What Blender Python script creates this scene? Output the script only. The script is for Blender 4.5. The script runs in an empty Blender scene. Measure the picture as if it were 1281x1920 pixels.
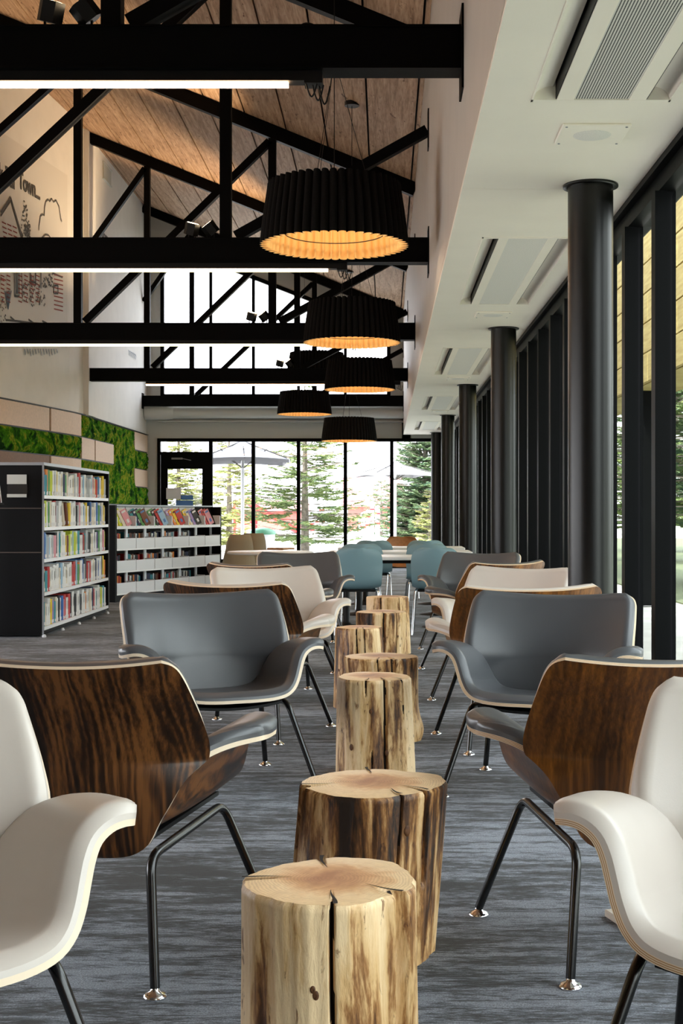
import bpy, math, random
import numpy as np
from mathutils import Vector, Matrix
C = bpy.context.scene
COL = C.collection
R = math.radians
PI = math.pi
# ---------------------------------------------------------------- camera
F, VX, VY, CH = 2500.0, 722.0, 959.0, 1.2
cam = bpy.data.objects.new('camera', bpy.data.cameras.new('camera')); COL.objects.link(cam)
cam.location = (0, 0, CH); cam.rotation_euler = (PI / 2, 0, 0)
cam.data.sensor_fit = 'AUTO'; cam.data.sensor_width = 36; cam.data.lens = F / 1920 * 36
cam.data.shift_x = (640.5 - VX) / 1920; cam.data.shift_y = (VY - 960) / 1920
cam.data.clip_end = 400
C.camera = cam
# ---------------------------------------------------------------- world, exposure
W = bpy.data.worlds.new('sky'); C.world = W; W.use_nodes = True
_n = W.node_tree.nodes; _l = W.node_tree.links
_bg = _n['Background']
_tc = _n.new('ShaderNodeTexCoord'); _sp = _n.new('ShaderNodeSeparateXYZ'); _rp = _n.new('ShaderNodeValToRGB')
_l.new(_tc.outputs['Generated'], _sp.inputs[0]); _l.new(_sp.outputs['Z'], _rp.inputs[0]); _l.new(_rp.outputs[0], _bg.inputs[0])
_rp.color_ramp.elements[0].color = (0.93, 0.95, 1.0, 1); _rp.color_ramp.elements[1].color = (0.84, 0.90, 1.0, 1)
_bg.inputs[1].default_value = 3.4
_sun = bpy.data.objects.new('sun', bpy.data.lights.new('sun', 'SUN')); COL.objects.link(_sun)
_sun.data.energy = 5.0; _sun.data.color = (1, .96, .9); _sun.data.angle = R(2)
_sun.rotation_euler = Vector((.45, .9, -1.15)).to_track_quat('-Z', 'Y').to_euler()
C.view_settings.view_transform = 'Standard'; C.view_settings.look = 'None'
C.view_settings.gamma = 1; C.view_settings.use_curve_mapping = False
C.view_settings.exposure = 1.12
C.cycles.use_denoising = True
C.cycles.max_bounces = 10; C.cycles.diffuse_bounces = 6; C.cycles.glossy_bounces = 4
C.cycles.transparent_max_bounces = 16; C.cycles.transmission_bounces = 6
C.cycles.sample_clamp_indirect = 6
# ---------------------------------------------------------------- material helpers
def s2l(c):
    return tuple((v / 255 / 12.92 if v / 255 <= .04045 else ((v / 255 + .055) / 1.055) ** 2.4) for v in c) + (1,)
class NT:
    def __init__(s, name):
        s.m = bpy.data.materials.new(name); s.m.use_nodes = True
        s.n = s.m.node_tree.nodes; s.l = s.m.node_tree.links; s.b = s.n['Principled BSDF']
        s.out = s.n['Material Output']
    def new(s, t, **k):
        o = s.n.new('ShaderNode' + t)
        for a, v in k.items(): setattr(o, a, v)
        return o
    def coord(s, scale=(1, 1, 1), rot=(0, 0, 0), loc=(0, 0, 0), kind='Object'):
        t = s.new('TexCoord'); m = s.new('Mapping')
        s.l.new(t.outputs[kind], m.inputs[0])
        m.inputs['Scale'].default_value = scale; m.inputs['Rotation'].default_value = rot; m.inputs['Location'].default_value = loc
        return m.outputs[0]
    def noise(s, co, scale, detail=4, rough=.5, dist=0):
        o = s.new('TexNoise'); s.l.new(co, o.inputs['Vector'])
        o.inputs['Scale'].default_value = scale; o.inputs['Detail'].default_value = detail
        o.inputs['Roughness'].default_value = rough; o.inputs['Distortion'].default_value = dist
        return o.outputs[0]
    def ramp(s, fac, stops, interp='LINEAR'):
        o = s.new('ValToRGB'); s.l.new(fac, o.inputs[0]); e = o.color_ramp.elements
        o.color_ramp.interpolation = interp
        e[0].position, e[0].color = stops[0][0], s2l(stops[0][1]); e[1].position, e[1].color = stops[-1][0], s2l(stops[-1][1])
        for p, c in stops[1:-1]:
            x = e.new(p); x.color = s2l(c)
        return o.outputs[0]
    def mix(s, fac, a, b, mode='MIX'):
        o = s.new('MixRGB', blend_type=mode)
        for i, v in zip((0, 1, 2), (fac, a, b)):
            if hasattr(v, 'links') or hasattr(v, 'is_linked'): s.l.new(v, o.inputs[i])
            elif isinstance(v, (int, float)): o.inputs[i].default_value = v
            else: o.inputs[i].default_value = s2l(v)
        return o.outputs[0]
    def math(s, op, a, b=0.0):
        o = s.new('Math', operation=op)
        for i, v in enumerate((a, b)):
            if isinstance(v, (int, float)): o.inputs[i].default_value = v
            else: s.l.new(v, o.inputs[i])
        return o.outputs[0]
    def bump(s, h, strength, dist=.01):
        o = s.new('Bump'); s.l.new(h, o.inputs['Height'])
        o.inputs['Strength'].default_value = strength; o.inputs['Distance'].default_value = dist
        s.l.new(o.outputs[0], s.b.inputs['Normal'])
    def set(s, **k):
        for a, v in k.items():
            i = s.b.inputs[a.replace('_', ' ')]
            if hasattr(v, 'links'): s.l.new(v, i)
            else: i.default_value = v
        return s
def plain(name, c, rough=.6, metal=0, spec=.5, grain=0, gs=60):
    t = NT(name)
    if grain:
        co = t.coord(); nz = t.noise(co, gs, 3)
        a = tuple(max(0, v * (1 - grain)) for v in c); b = tuple(min(255, v * (1 + grain)) for v in c)
        t.set(Base_Color=t.ramp(nz, [(.3, a), (.7, b)])); t.bump(nz, .1, .003)
    else:
        t.set(Base_Color=s2l(c))
    t.set(Roughness=rough, Metallic=metal); t.b.inputs['Specular IOR Level'].default_value = spec
    return t.m
M = {}
M['steel'] = plain('black_steel', (8, 8, 9), .5, 0, .06, .06, 8)
M['column'] = plain('column_black_paint', (5, 5, 6), .36, 0, .42)
M['frame'] = plain('window_frame_black', (10, 11, 12), .45, 0, .05)
M['white'] = plain('white_paint', (232, 230, 226), .75, 0, .3, .012, 3)
M['soffit'] = plain('soffit_white', (250, 243, 230), .6, 0, .4, .008, 2)
M['bulk'] = plain('bulkhead_paint', (188, 180, 172), .6, 0, .4, .012, 3)
M['grey'] = plain('grey_paint', (196, 197, 192), .75)
M['duct'] = plain('duct_white', (214, 214, 208), .5)
M['dark'] = plain('black_plastic', (8, 8, 9), .5, 0, .3)
M['leg'] = plain('black_gloss_metal', (12, 13, 15), .22, 0, .7)
M['chrome'] = plain('polished_chrome', (215, 215, 218), .12, 1)
M['laminate'] = plain('white_laminate', (235, 236, 236), .35)
M['shelf'] = plain('shelf_white', (238, 240, 243), .4)
M['casing'] = plain('bookcase_black', (6, 6, 8), .5, 0, .15)
M['silver'] = plain('silver_edge', (150, 152, 156), .4, .6)
M['bin'] = plain('bin_light_grey', (222, 225, 230), .35)
M['tan'] = plain('tan_laminate', (214, 186, 158), .55, 0, .4, .03, 25)
M['brownpan'] = plain('brown_laminate', (126, 92, 66), .6, 0, .3, .04, 25)
M['teal'] = plain('teal_shell', (118, 150, 160), .4)
M['teal2'] = plain('teal_fabric', (128, 158, 166), .8)
M['beige'] = plain('beige_vinyl', (150, 136, 110), .5)
M['orangewood'] = plain('orange_wood', (172, 118, 72), .45, 0, .4, .08, 30)
M['canvas'] = plain('canopy_canvas', (150, 150, 156), .8)
M['red'] = plain('red_cladding', (196, 104, 96), .7, 0, .3, .05, 2)
M['redroof'] = plain('red_roof', (184, 122, 122), .7, 0, .3, .05, 2)
M['redplay'] = plain('red_plastic', (214, 30, 36), .4)
M['whiteplay'] = plain('white_plastic', (224, 226, 230), .4)
M['green'] = plain('green_plastic', (90, 150, 120), .4)
M['paver'] = plain('pale_concrete', (206, 203, 196), .85, 0, .2, .06, 1.5)
M['bark'] = plain('bark', (128, 120, 110), .9, 0, .2, .2, 9)
M['inkgrey'] = plain('ink_grey', (80, 78, 76), .8)
M['inkred'] = plain('ink_red', (150, 72, 60), .8)
M['inkblue'] = plain('ink_blue', (84, 104, 122), .8)
M['muralbg'] = plain('mural_vinyl', (222, 219, 214), .7)
M['paper'] = plain('paper_white', (226, 226, 228), .7)
M['paperblue'] = plain('paper_blue', (84, 128, 190), .6)
M['plyfloor'] = plain('pale_board', (206, 196, 182), .55, 0, .4, .03, 30)
M['lining'] = plain('lamp_felt_tan', (226, 184, 124), .85, 0, .2)
M['felt'] = plain('lamp_felt_black', (22, 21, 21), .95, 0, .1, .1, 80)
M['seam'] = plain('seam_brown', (74, 62, 56), .6)
M['magred'] = plain('magazine_maroon', (92, 44, 46), .4)
def emis(name, c, st):
    t = NT(name); t.set(Base_Color=s2l(c)); t.b.inputs['Emission Color'].default_value = s2l(c); t.b.inputs['Emission Strength'].default_value = st
    return t.m
M['led'] = emis('led_diffuser', (255, 206, 158), 13)
M['bulb'] = emis('bulb_glow', (255, 200, 130), 3)
M['lens'] = emis('spot_lens', (255, 225, 180), 8)
def leather(name, c, c2):
    t = NT(name); co = t.coord(); nz = t.noise(co, 260, 2); big = t.noise(co, 5, 2)
    t.set(Base_Color=t.ramp(big, [(.3, c), (.7, c2)]), Roughness=.36); t.b.inputs['Specular IOR Level'].default_value = .6
    t.bump(nz, .05, .002); return t.m
M['gleather'] = leather('grey_leather', (74, 76, 80), (79, 81, 85))
M['wleather'] = leather('white_leather', (198, 189, 180), (202, 193, 184))
def walnut(name, stops, k):
    t = NT(name)
    a = t.noise(t.coord((11, 5, .5), (0, .10 * (1 - k), 0)), 1.5, 6, .6, .35)
    big = t.noise(t.coord((3.2, 2, .35), (0, .2 * (1 - k), 0)), 1.6, 3, .5)
    fine = t.noise(t.coord((80, 80, 2.0)), 1.6, 4, .6)
    wave = t.new('TexWave', wave_type='BANDS', bands_direction='X')
    cw = t.coord((1, .6, .16), (0, .22 * (1 - k), 0)); t.l.new(cw, wave.inputs[0])
    wave.inputs['Scale'].default_value = 14; wave.inputs['Distortion'].default_value = 14 if k == 0 else 8; wave.inputs['Detail'].default_value = 2; wave.inputs['Detail Scale'].default_value = .8; wave.inputs['Detail Roughness'].default_value = .5
    f = t.math('ADD', t.math('MULTIPLY', wave.outputs['Fac'], .075 if k == 0 else .04), t.math('ADD', t.math('ADD', t.math('MULTIPLY', a, .45), t.math('MULTIPLY', big, .36)), t.math('MULTIPLY', fine, .2)))
    t.set(Base_Color=t.ramp(f, stops), Roughness=.34); t.bump(fine, .05, .002); return t.m
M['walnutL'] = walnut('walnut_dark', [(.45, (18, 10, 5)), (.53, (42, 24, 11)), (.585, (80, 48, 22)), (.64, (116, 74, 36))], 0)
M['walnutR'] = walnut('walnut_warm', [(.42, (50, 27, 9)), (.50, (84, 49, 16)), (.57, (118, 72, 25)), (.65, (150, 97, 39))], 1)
M['ply'] = plain('plywood_edge_pale', (226, 208, 182), .55)
M['plyd'] = plain('plywood_edge_brown', (176, 134, 88), .55)
def carpet():
    t = NT('carpet')
    a = t.noise(t.coord((2.0, 11, 1)), 1.7, 6, .68, .5)
    b = t.noise(t.coord((.35, 1.5, 1)), 1.3, 2, .5)
    d = t.noise(t.coord((14, 90, 1)), 1.5, 5, .7)
    fine = t.noise(t.coord(), 210, 4, .8)
    f = t.math('ADD', t.math('MULTIPLY', a, .43), t.math('ADD', t.math('MULTIPLY', b, .24), t.math('MULTIPLY', d, .36)))
    col = t.ramp(f, [(.45, (18, 20, 23)), (.488, (46, 50, 56)), (.522, (106, 113, 123)), (.56, (168, 176, 190))])
    fr = t.ramp(fine, [(.38, (70, 70, 70)), (.62, (255, 255, 255))])
    t.set(Base_Color=t.mix(.8, col, fr, 'MULTIPLY'), Roughness=.9)
    t.b.inputs['Specular IOR Level'].default_value = .2; t.b.inputs['Sheen Weight'].default_value = .25
    t.bump(fine, .9, .006); return t.m
M['carpet'] = carpet()
def planks():
    t = NT('cedar_roof_boards')
    a = t.noise(t.coord((9, .5, 9)), 2.2, 5, .6, .3); b = t.noise(t.coord((40, 3, 40)), 1.5, 3, .6)
    c = t.noise(t.coord((2.6, 1.0, 2.6), loc=(3, 1, 0)), 5.5, 3, .7)
    f = t.math('ADD', t.math('MULTIPLY', a, .6), t.math('MULTIPLY', b, .4))
    base = t.ramp(f, [(.36, (138, 106, 80)), (.5, (180, 146, 118)), (.64, (208, 178, 150))])
    kn = t.ramp(c, [(.62, (255, 255, 255)), (.7, (150, 124, 104))])
    t.set(Base_Color=t.mix(1, base, kn, 'MULTIPLY'), Roughness=.7); t.bump(f, .25, .01); return t.m
M['planks'] = planks()
def moss():
    t = NT('preserved_moss')
    a = t.noise(t.coord((1, 1, 1.0)), 2.0, 3, .55, 1.6); b = t.noise(t.coord((1, 1, .45)), 24, 4, .7)
    col = t.ramp(a, [(.36, (30, 66, 24)), (.43, (56, 116, 26)), (.50, (92, 160, 32)), (.56, (174, 182, 54)), (.62, (78, 140, 30))])
    sh = t.ramp(b, [(.3, (130, 130, 130)), (.7, (255, 255, 255))])
    t.set(Base_Color=t.mix(.8, col, sh, 'MULTIPLY'), Roughness=1); t.b.inputs['Specular IOR Level'].default_value = .05
    t.bump(b, 1, .05); return t.m
M['moss'] = moss()
def logside(name, seed, dark):
    t = NT(name)
    a = t.noise(t.coord((1, 1, .13), loc=(seed, 0, 0)), 24, 7, .68, .7)
    b = t.noise(t.coord((1, 1, .12), loc=(0, seed, 0)), 8, 4, .55, .5)
    c = t.noise(t.coord((1, 1, .3), loc=(seed, seed, 0)), 90, 3, .6)
    d = t.noise(t.coord((1, 1, .45), loc=(seed, 3, 0)), 34, 4, .6, .6)
    f = t.math('ADD', t.math('MULTIPLY', a, .42), t.math('ADD', t.math('MULTIPLY', b, .58), t.math('MULTIPLY', t.math('SUBTRACT', c, .5), .10)))
    st = [(.37 + dark, (36, 22, 12)), (.415 + dark, (92, 56, 26)), (.455 + dark, (160, 112, 62)), (.495 + dark, (220, 180, 124)), (.58 + dark, (244, 214, 168))]
    sp = t.ramp(d, [(.62, (255, 255, 255)), (.69, (120, 80, 44))])
    t.set(Base_Color=t.mix(.85, t.ramp(f, st), sp, 'MULTIPLY'), Roughness=.45)
    t.bump(t.math('ADD', a, t.math('MULTIPLY', c, .5)), .5, .006); return t.m
def logtop():
    t = NT('log_end_grain')
    tc = t.new('TexCoord'); L = t.new('VectorMath', operation='LENGTH'); sx = t.new('Vector' + 'Math', operation='MULTIPLY'); sx.inputs[1].default_value = (1, 1, 0)
    t.l.new(tc.outputs['Object'], sx.inputs[0]); t.l.new(sx.outputs[0], L.inputs[0])
    n = t.noise(t.coord(), 9, 4, .6, .8); n2 = t.noise(t.coord(), 60, 3)
    r = t.math('ADD', t.math('MULTIPLY', L.outputs['Value'], 4.6), t.math('MULTIPLY', t.math('SUBTRACT', n, .5), .9))
    ring = t.math('SINE', t.math('MULTIPLY', t.math('ADD', L.outputs['Value'], t.math('MULTIPLY', n, .03)), 900))
    base = t.ramp(r, [(.05, (172, 116, 72)), (.36, (212, 160, 108)), (.5, (236, 196, 146)), (.6, (244, 212, 166))])
    rg = t.ramp(t.math('ADD', t.math('MULTIPLY', ring, .25), n2), [(.2, (215, 205, 195)), (.8, (255, 255, 255))])
    t.set(Base_Color=t.mix(.6, base, rg, 'MULTIPLY'), Roughness=.42); return t.m
M['logtop'] = logtop()
def glass(name, tint, refl=.06):
    t = NT(name); t.n.remove(t.b)
    tr = t.new('BsdfTransparent'); tr.inputs[0].default_value = tint
    gl = t.new('BsdfGlossy'); gl.inputs['Roughness'].default_value = .02
    g = t.new('NewGeometry'); d = t.new('VectorMath', operation='DOT_PRODUCT'); t.l.new(g.outputs['Normal'], d.inputs[0]); t.l.new(g.outputs['Incoming'], d.inputs[1])
    c = t.math('SUBTRACT', 1.0, t.math('ABSOLUTE', d.outputs['Value']))
    fr = t.math('ADD', refl, t.math('MULTIPLY', t.math('POWER', c, 5.0), .9))
    mx = t.new('MixShader'); t.l.new(fr, mx.inputs[0]); t.l.new(tr.outputs[0], mx.inputs[1]); t.l.new(gl.outputs[0], mx.inputs[2])
    t.l.new(mx.outputs[0], t.out.inputs[0]); return t.m
M['glass'] = glass('clear_glass', (.985, .99, .99, 1))
M['gglass'] = glass('green_tinted_glass', (.80, .85, .80, 1))
M['acrylic'] = glass('clear_acrylic', (.9, .93, .95, 1))
def perf():
    t = NT('perforated_metal')
    w = t.new('TexWave', wave_type='BANDS', bands_direction='X'); co = t.coord(); t.l.new(co, w.inputs[0]); w.inputs['Scale'].default_value = 27
    w2 = t.new('TexWave', wave_type='BANDS', bands_direction='Y'); t.l.new(co, w2.inputs[0]); w2.inputs['Scale'].default_value = 20
    f = t.math('MULTIPLY', w.outputs['Fac'], t.math('ADD', t.math('MULTIPLY', w2.outputs['Fac'], .45), .55))
    t.set(Base_Color=t.ramp(f, [(.38, (225, 222, 216)), (.55, (60, 60, 60))]), Roughness=.6); return t.m
M['perf'] = perf()
def perfsoft():
    t = NT('fine_perforated_metal')
    t.set(Base_Color=t.ramp(t.noise(t.coord(), 140, 2), [(.3, (222, 219, 212)), (.7, (238, 235, 228))]), Roughness=.6); return t.m
M['perf2'] = perfsoft()
def siding():
    t = NT('cedar_siding'); a = t.noise(t.coord((1, 1, 12)), 2.2, 4)
    t.set(Base_Color=t.ramp(a, [(.3, (176, 152, 92)), (.7, (212, 192, 128))]), Roughness=.7); return t.m
M['siding'] = siding()
def leafm(name, a, b):
    t = NT(name); n = t.noise(t.coord(), 3.5, 3, .6); t.set(Base_Color=t.ramp(n, [(.35, a), (.65, b)]), Roughness=.8)
    t.b.inputs['Specular IOR Level'].default_value = .2; return t.m
M['needle'] = leafm('needles_green', (96, 118, 84), (150, 164, 104))
M['needley'] = leafm('needles_yellow_green', (128, 142, 88), (186, 186, 122))
M['needled'] = leafm('needles_dark', (66, 92, 74), (120, 140, 96))
def grassm():
    t = NT('lawn'); n = t.noise(t.coord(), 30, 4); t.set(Base_Color=t.ramp(n, [(.3, (92, 102, 74)), (.7, (122, 128, 96))]), Roughness=.9); return t.m
M['lawn'] = grassm()
# ---------------------------------------------------------------- mesh helpers
class MB:
    def __init__(s): s.v = []; s.f = []; s.m = []; s.s = []
    def add(s, vs, fs, mi=0, sm=False):
        o = len(s.v); s.v += [tuple(v) for v in vs]
        for f in fs: s.f.append(tuple(i + o for i in f)); s.m.append(mi); s.s.append(sm)
        return s
    def box(s, x0, x1, y0, y1, z0, z1, mi=0, T=None):
        x0, x1 = min(x0, x1), max(x0, x1); y0, y1 = min(y0, y1), max(y0, y1); z0, z1 = min(z0, z1), max(z0, z1)
        vs = [(x, y, z) for z in (z0, z1) for y in (y0, y1) for x in (x0, x1)]
        if T is not None: vs = [tuple(T @ Vector(v)) for v in vs]
        return s.add(vs, [(0, 2, 3, 1), (4, 5, 7, 6), (0, 1, 5, 4), (2, 6, 7, 3), (0, 4, 6, 2), (1, 3, 7, 5)], mi)
    def bbox(s, x0, x1, y0, y1, z0, z1, b=.004, mi=0):
        # chamfered box
        x0, x1 = min(x0, x1), max(x0, x1); y0, y1 = min(y0, y1), max(y0, y1); z0, z1 = min(z0, z1), max(z0, z1)
        def ring(i, z): return [(x0 + i, y0 + b, z), (x0 + b, y0 + i, z), (x1 - b, y0 + i, z), (x1 - i, y0 + b, z), (x1 - i, y1 - b, z), (x1 - b, y1 - i, z), (x0 + b, y1 - i, z), (x0 + i, y1 - b, z)]
        vs = ring(b, z0) + ring(0, z0 + b) + ring(0, z1 - b) + ring(b, z1)
        fs = [tuple(range(7, -1, -1)), tuple(range(24, 32))]
        for k in range(3):
            for j in range(8): fs.append((k * 8 + j, k * 8 + (j + 1) % 8, k * 8 + 8 + (j + 1) % 8, k * 8 + 8 + j))
        return s.add(vs, fs, mi)
    def beam(s, p, q, w, d, mi=0, up=(0, 1, 0)):
        # bar from p to q: thickness w (perpendicular to up), depth d along up
        p, q, up = Vector(p), Vector(q), Vector(up).normalized(); a = (q - p).normalized()
        n = a.cross(up).normalized() * w / 2; u = up * d / 2
        vs = [p - n - u, p + n - u, p + n + u, p - n + u, q - n - u, q + n - u, q + n + u, q - n + u]
        return s.add(vs, [(0, 1, 2, 3), (7, 6, 5, 4), (0, 4, 5, 1), (1, 5, 6, 2), (2, 6, 7, 3), (3, 7, 4, 0)], mi)
    def tube(s, pts, r, n=10, mi=0, cap=True):
        pts = [Vector(p) for p in pts]; N = len(pts); rr = r if hasattr(r, '__len__') else [r] * N
        t0 = (pts[1] - pts[0]).normalized(); ref = Vector((0, 0, 1)) if abs(t0.z) < .9 else Vector((1, 0, 0))
        u = t0.cross(ref).normalized(); vs = []
        for i, p in enumerate(pts):
            t = (pts[min(i + 1, N - 1)] - pts[max(i - 1, 0)]).normalized()
            u = (u - t * u.dot(t)).normalized(); w = t.cross(u)
            for k in range(n):
                a = 2 * PI * k / n; vs.append(p + (u * math.cos(a) + w * math.sin(a)) * rr[i])
        fs = [(i * n + k, i * n + (k + 1) % n, (i + 1) * n + (k + 1) % n, (i + 1) * n + k) for i in range(N - 1) for k in range(n)]
        s.add(vs, fs, mi, True)
        if cap: s.add(vs[:n], [tuple(range(n - 1, -1, -1))], mi); s.add(vs[-n:], [tuple(range(n))], mi)
        return s
    def lathe(s, prof, c=(0, 0, 0), n=24, mi=0, cap=True, sm=True):
        vs = []; K = len(prof)
        for r, z in prof:
            for k in range(n):
                a = 2 * PI * k / n; vs.append((c[0] + r * math.cos(a), c[1] + r * math.sin(a), c[2] + z))
        fs = [(i * n + k, i * n + (k + 1) % n, (i + 1) * n + (k + 1) % n, (i + 1) * n + k) for i in range(K - 1) for k in range(n)]
        s.add(vs, fs, mi, sm)
        if cap: s.add(vs[:n], [tuple(range(n - 1, -1, -1))], mi); s.add(vs[-n:], [tuple(range(n))], mi)
        return s
    def grid(s, P, mi=0, sm=True, closed=False, flip=False):
        P = np.asarray(P); a, b = P.shape[:2]; vs = P.reshape(-1, 3).tolist(); fs = []
        for i in range(a - 1):
            for j in range(b if closed else b - 1):
                q = (i * b + j, i * b + (j + 1) % b, (i + 1) * b + (j + 1) % b, (i + 1) * b + j)
                fs.append(q[::-1] if flip else q)
        return s.add(vs, fs, mi, sm)
    def mesh(s, name, mats):
        me = bpy.data.meshes.new(name); me.from_pydata(s.v, [], s.f)
        for m in (mats if isinstance(mats, (list, tuple)) else [mats]): me.materials.append(M[m] if isinstance(m, str) else m)
        me.polygons.foreach_set('material_index', s.m); me.polygons.foreach_set('use_smooth', s.s); me.update()
        return me
def vpane(x0, x1, y, z0, z1): return MB().add([(x0, y, z0), (x1, y, z0), (x1, y, z1), (x0, y, z1)], [(0, 1, 2, 3)])
def put(name, me, parent=None, loc=None, rot=None, scale=None):
    o = bpy.data.objects.new(name, me); COL.objects.link(o)
    if parent: o.parent = parent
    if loc: o.location = loc
    if rot: o.rotation_euler = rot
    if scale: o.scale = scale
    return o
def obj(name, mb, mats, parent=None, **k): return put(name, mb.mesh(name, mats), parent, **k)
def tag(o, label=None, cat=None, group=None, kind=None):
    if label: o['label'] = label
    if cat: o['category'] = cat
    if group: o['group'] = group
    if kind: o['kind'] = kind
    return o
def thing(name, label, cat, loc=(0, 0, 0), rz=0, group=None):
    o = put(name, None, None, loc, (0, 0, rz)); return tag(o, label, cat, group)
def struct(name, mb, mats, parent=None, label=None):
    o = obj(name, mb, mats, parent)
    if not parent: o['kind'] = 'structure'
    if label: o['label'] = label
    return o
def sroot(name): o = put(name, None); o['kind'] = 'structure'; return o
def WP(px, py, Y): return ((px - VX) / F * Y, Y, CH + (VY - py) / F * Y)
def catmull(T, n):
    T = np.array(T, float); k = len(T); out = []
    for t in np.linspace(0, k - 1, n):
        i = min(int(t), k - 2); f = t - i
        p0, p1, p2, p3 = T[max(i - 1, 0)], T[i], T[i + 1], T[min(i + 2, k - 1)]
        out.append(.5 * ((2 * p1) + (p2 - p0) * f + (2 * p0 - 5 * p1 + 4 * p2 - p3) * f * f + (3 * p1 - p0 - 3 * p2 + p3) * f ** 3))
    return np.array(out)
# ================================================================ STRUCTURE
RS = .405
def roofz(x): return 5.87 + RS * (.43 - x)
XR, XG, ZS, YE, YB = .43, 1.415, 3.0, 31.3, -6.0
TY = [7.39, 13.07, 18.94, 24.9, 30.8]
struct('floor', MB().box(-8.2, 1.9, YB, YE + .3, -.2, 0), 'carpet')
# roof: boards .59 m wide running down the room, one board per truss bay
ceil = sroot('ceiling'); ceil.name = 'ceiling'
obj('roof_deck', MB().add([(XR + .3, YB, roofz(XR + .3) + .12), (-8.2, YB, roofz(-8.2) + .12), (-8.2, YE + .3, roofz(-8.2) + .12), (XR + .3, YE + .3, roofz(XR + .3) + .12),
    (XR + .3, YB, roofz(XR + .3) + .3), (-8.2, YB, roofz(-8.2) + .3), (-8.2, YE + .3, roofz(-8.2) + .3), (XR + .3, YE + .3, roofz(XR + .3) + .3)],
    [(0, 1, 2, 3), (7, 6, 5, 4), (0, 4, 5, 1), (1, 5, 6, 2), (2, 6, 7, 3), (3, 7, 4, 0)]), 'dark', ceil)
random.seed(3)
ys = [YB, 1.6] + TY[:] + [YE]
ys = [YB, 1.5, 7.4, 13.1, 18.95, 24.9, YE]
for i in range(16):
    xa = .371 + .59 - .59 * i; xb = xa - .59
    xa = min(xa, XR + .01)
    if xb < -8.2: break
    for j in range(len(ys) - 1):
        dz = random.uniform(-.004, .004); g = .012
        x0, x1 = xa - g, xb + g; y0, y1 = ys[j] + .004, ys[j + 1] - .004
        cx, cy = (x0 + x1) / 2, (y0 + y1) / 2; cz = roofz(cx)
        b = MB(); lo = [(x - cx, y - cy, roofz(x) - cz + dz) for x, y in ((x0, y0), (x1, y0), (x1, y1), (x0, y1))]
        hi = [(p[0], p[1], p[2] + .05) for p in lo]
        b.add(lo + hi, [(0, 1, 2, 3), (7, 6, 5, 4), (0, 4, 5, 1), (1, 5, 6, 2), (2, 6, 7, 3), (3, 7, 4, 0)])
        obj('roof_board', b, 'planks', ceil, loc=(cx, cy, cz))
# right bulkhead + soffit
struct('wall_right', MB().box(XR, XR + .14, YB, YE, ZS + .02, 6.1), 'bulk')
units = [(5.85 - 2.9, 5.85), (8.75, 11.6), (14.65, 17.55), (20.8, 23.6), (26.6, 29.4)]
sof = sroot('trim_soffit')
UX0, UX1 = .64, 1.25
yy = YB
def soffit_panel(x0, x1, y0, y1): obj('soffit_panel', MB().box(x0, x1, y0, y1, ZS, ZS + .025), 'soffit', sof)
joints = [YB, 1.6, 7.45, 13.2, 19.0, 24.9, YE]
for k, (a, b_) in enumerate(zip(joints[:-1], joints[1:])):
    u = [q for q in units if q[0] >= a - .5 and q[1] <= b_ + .5]
    a2, b2 = a + .003, b_ - .003
    if not u: soffit_panel(XR, XG, a2, b2); continue
    u0, u1 = u[0]
    soffit_panel(XR, XG, a2, u0); soffit_panel(XR, XG, u1, b2)
    soffit_panel(XR, UX0, u0, u1); soffit_panel(UX1, XG, u0, u1)
obj('soffit_lid', MB().box(XR + .14, 2.0, YB, YE, ZS + .32, ZS + .4), 'dark', sof)
struct('trim_ceiling_track', MB().box(XG - .02, XG + .02, YB, YE, ZS - .035, ZS + .002).box(XG + .02, XG + .16, YB, YE, ZS - .12, ZS + .3), 'frame')
# chilled-beam units
for k, (u0, u1) in enumerate(units):
    nm = ['nearest', 'second', 'third', 'fourth', 'farthest'][k]
    t = thing('ceiling_unit', f'{["white ceiling air unit with a dark ribbed grille, at the top right corner", "white ceiling air unit just in front of the second pillar, smooth pale panel", "white ceiling air unit between the second and third pillars", "small looking white ceiling air unit between the third and fourth pillars", "farthest white ceiling air unit, at the end of the soffit"][k]}', 'air vent', ((UX0 + UX1) / 2, (u0 + u1) / 2, ZS), 0, 'ceiling air units')
    hw, hl = (UX1 - UX0) / 2, (u1 - u0) / 2
    fr = MB(); e = .008
    for x in (-1, 1):
        fr.box(x * hw, x * (hw - .008), -hl, hl, -.004, .2)
    for y in (-1, 1): fr.box(-hw, hw, y * hl, y * (hl - .03), -.004, .2)
    fr.box(-hw, hw, -hl, hl, .2, .22)
    obj('housing', fr, 'soffit', t)
    obj('face_panel', MB().box(-.195, -.12 if k == 0 else -.13, -hl + .03, hl - .03, -.003, .02).box(.12 if k == 0 else .13, .195, -hl + .03, hl - .03, -.003, .02), 'soffit', t)
    obj('grille', MB().box(-.13, .13, -hl + .035, hl - .035, .0, .015), 'perf' if k == 0 else 'perf2', t)
    for x in (-1, 1):
        P = []
        for q in range(9):
            a = q / 8 * PI / 2
            P.append([(x * (hw - .01 - .085 * (1 - math.cos(a))), y, .002 + .055 * math.sin(a)) for y in (-hl + .03, hl - .03)])
        obj('curved_deflector', MB().grid(P), 'soffit', t)
        obj('air_slot', MB().box(x * .196, x * .20, -hl + .03, hl - .03, .0, .2), 'dark', t)
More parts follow.
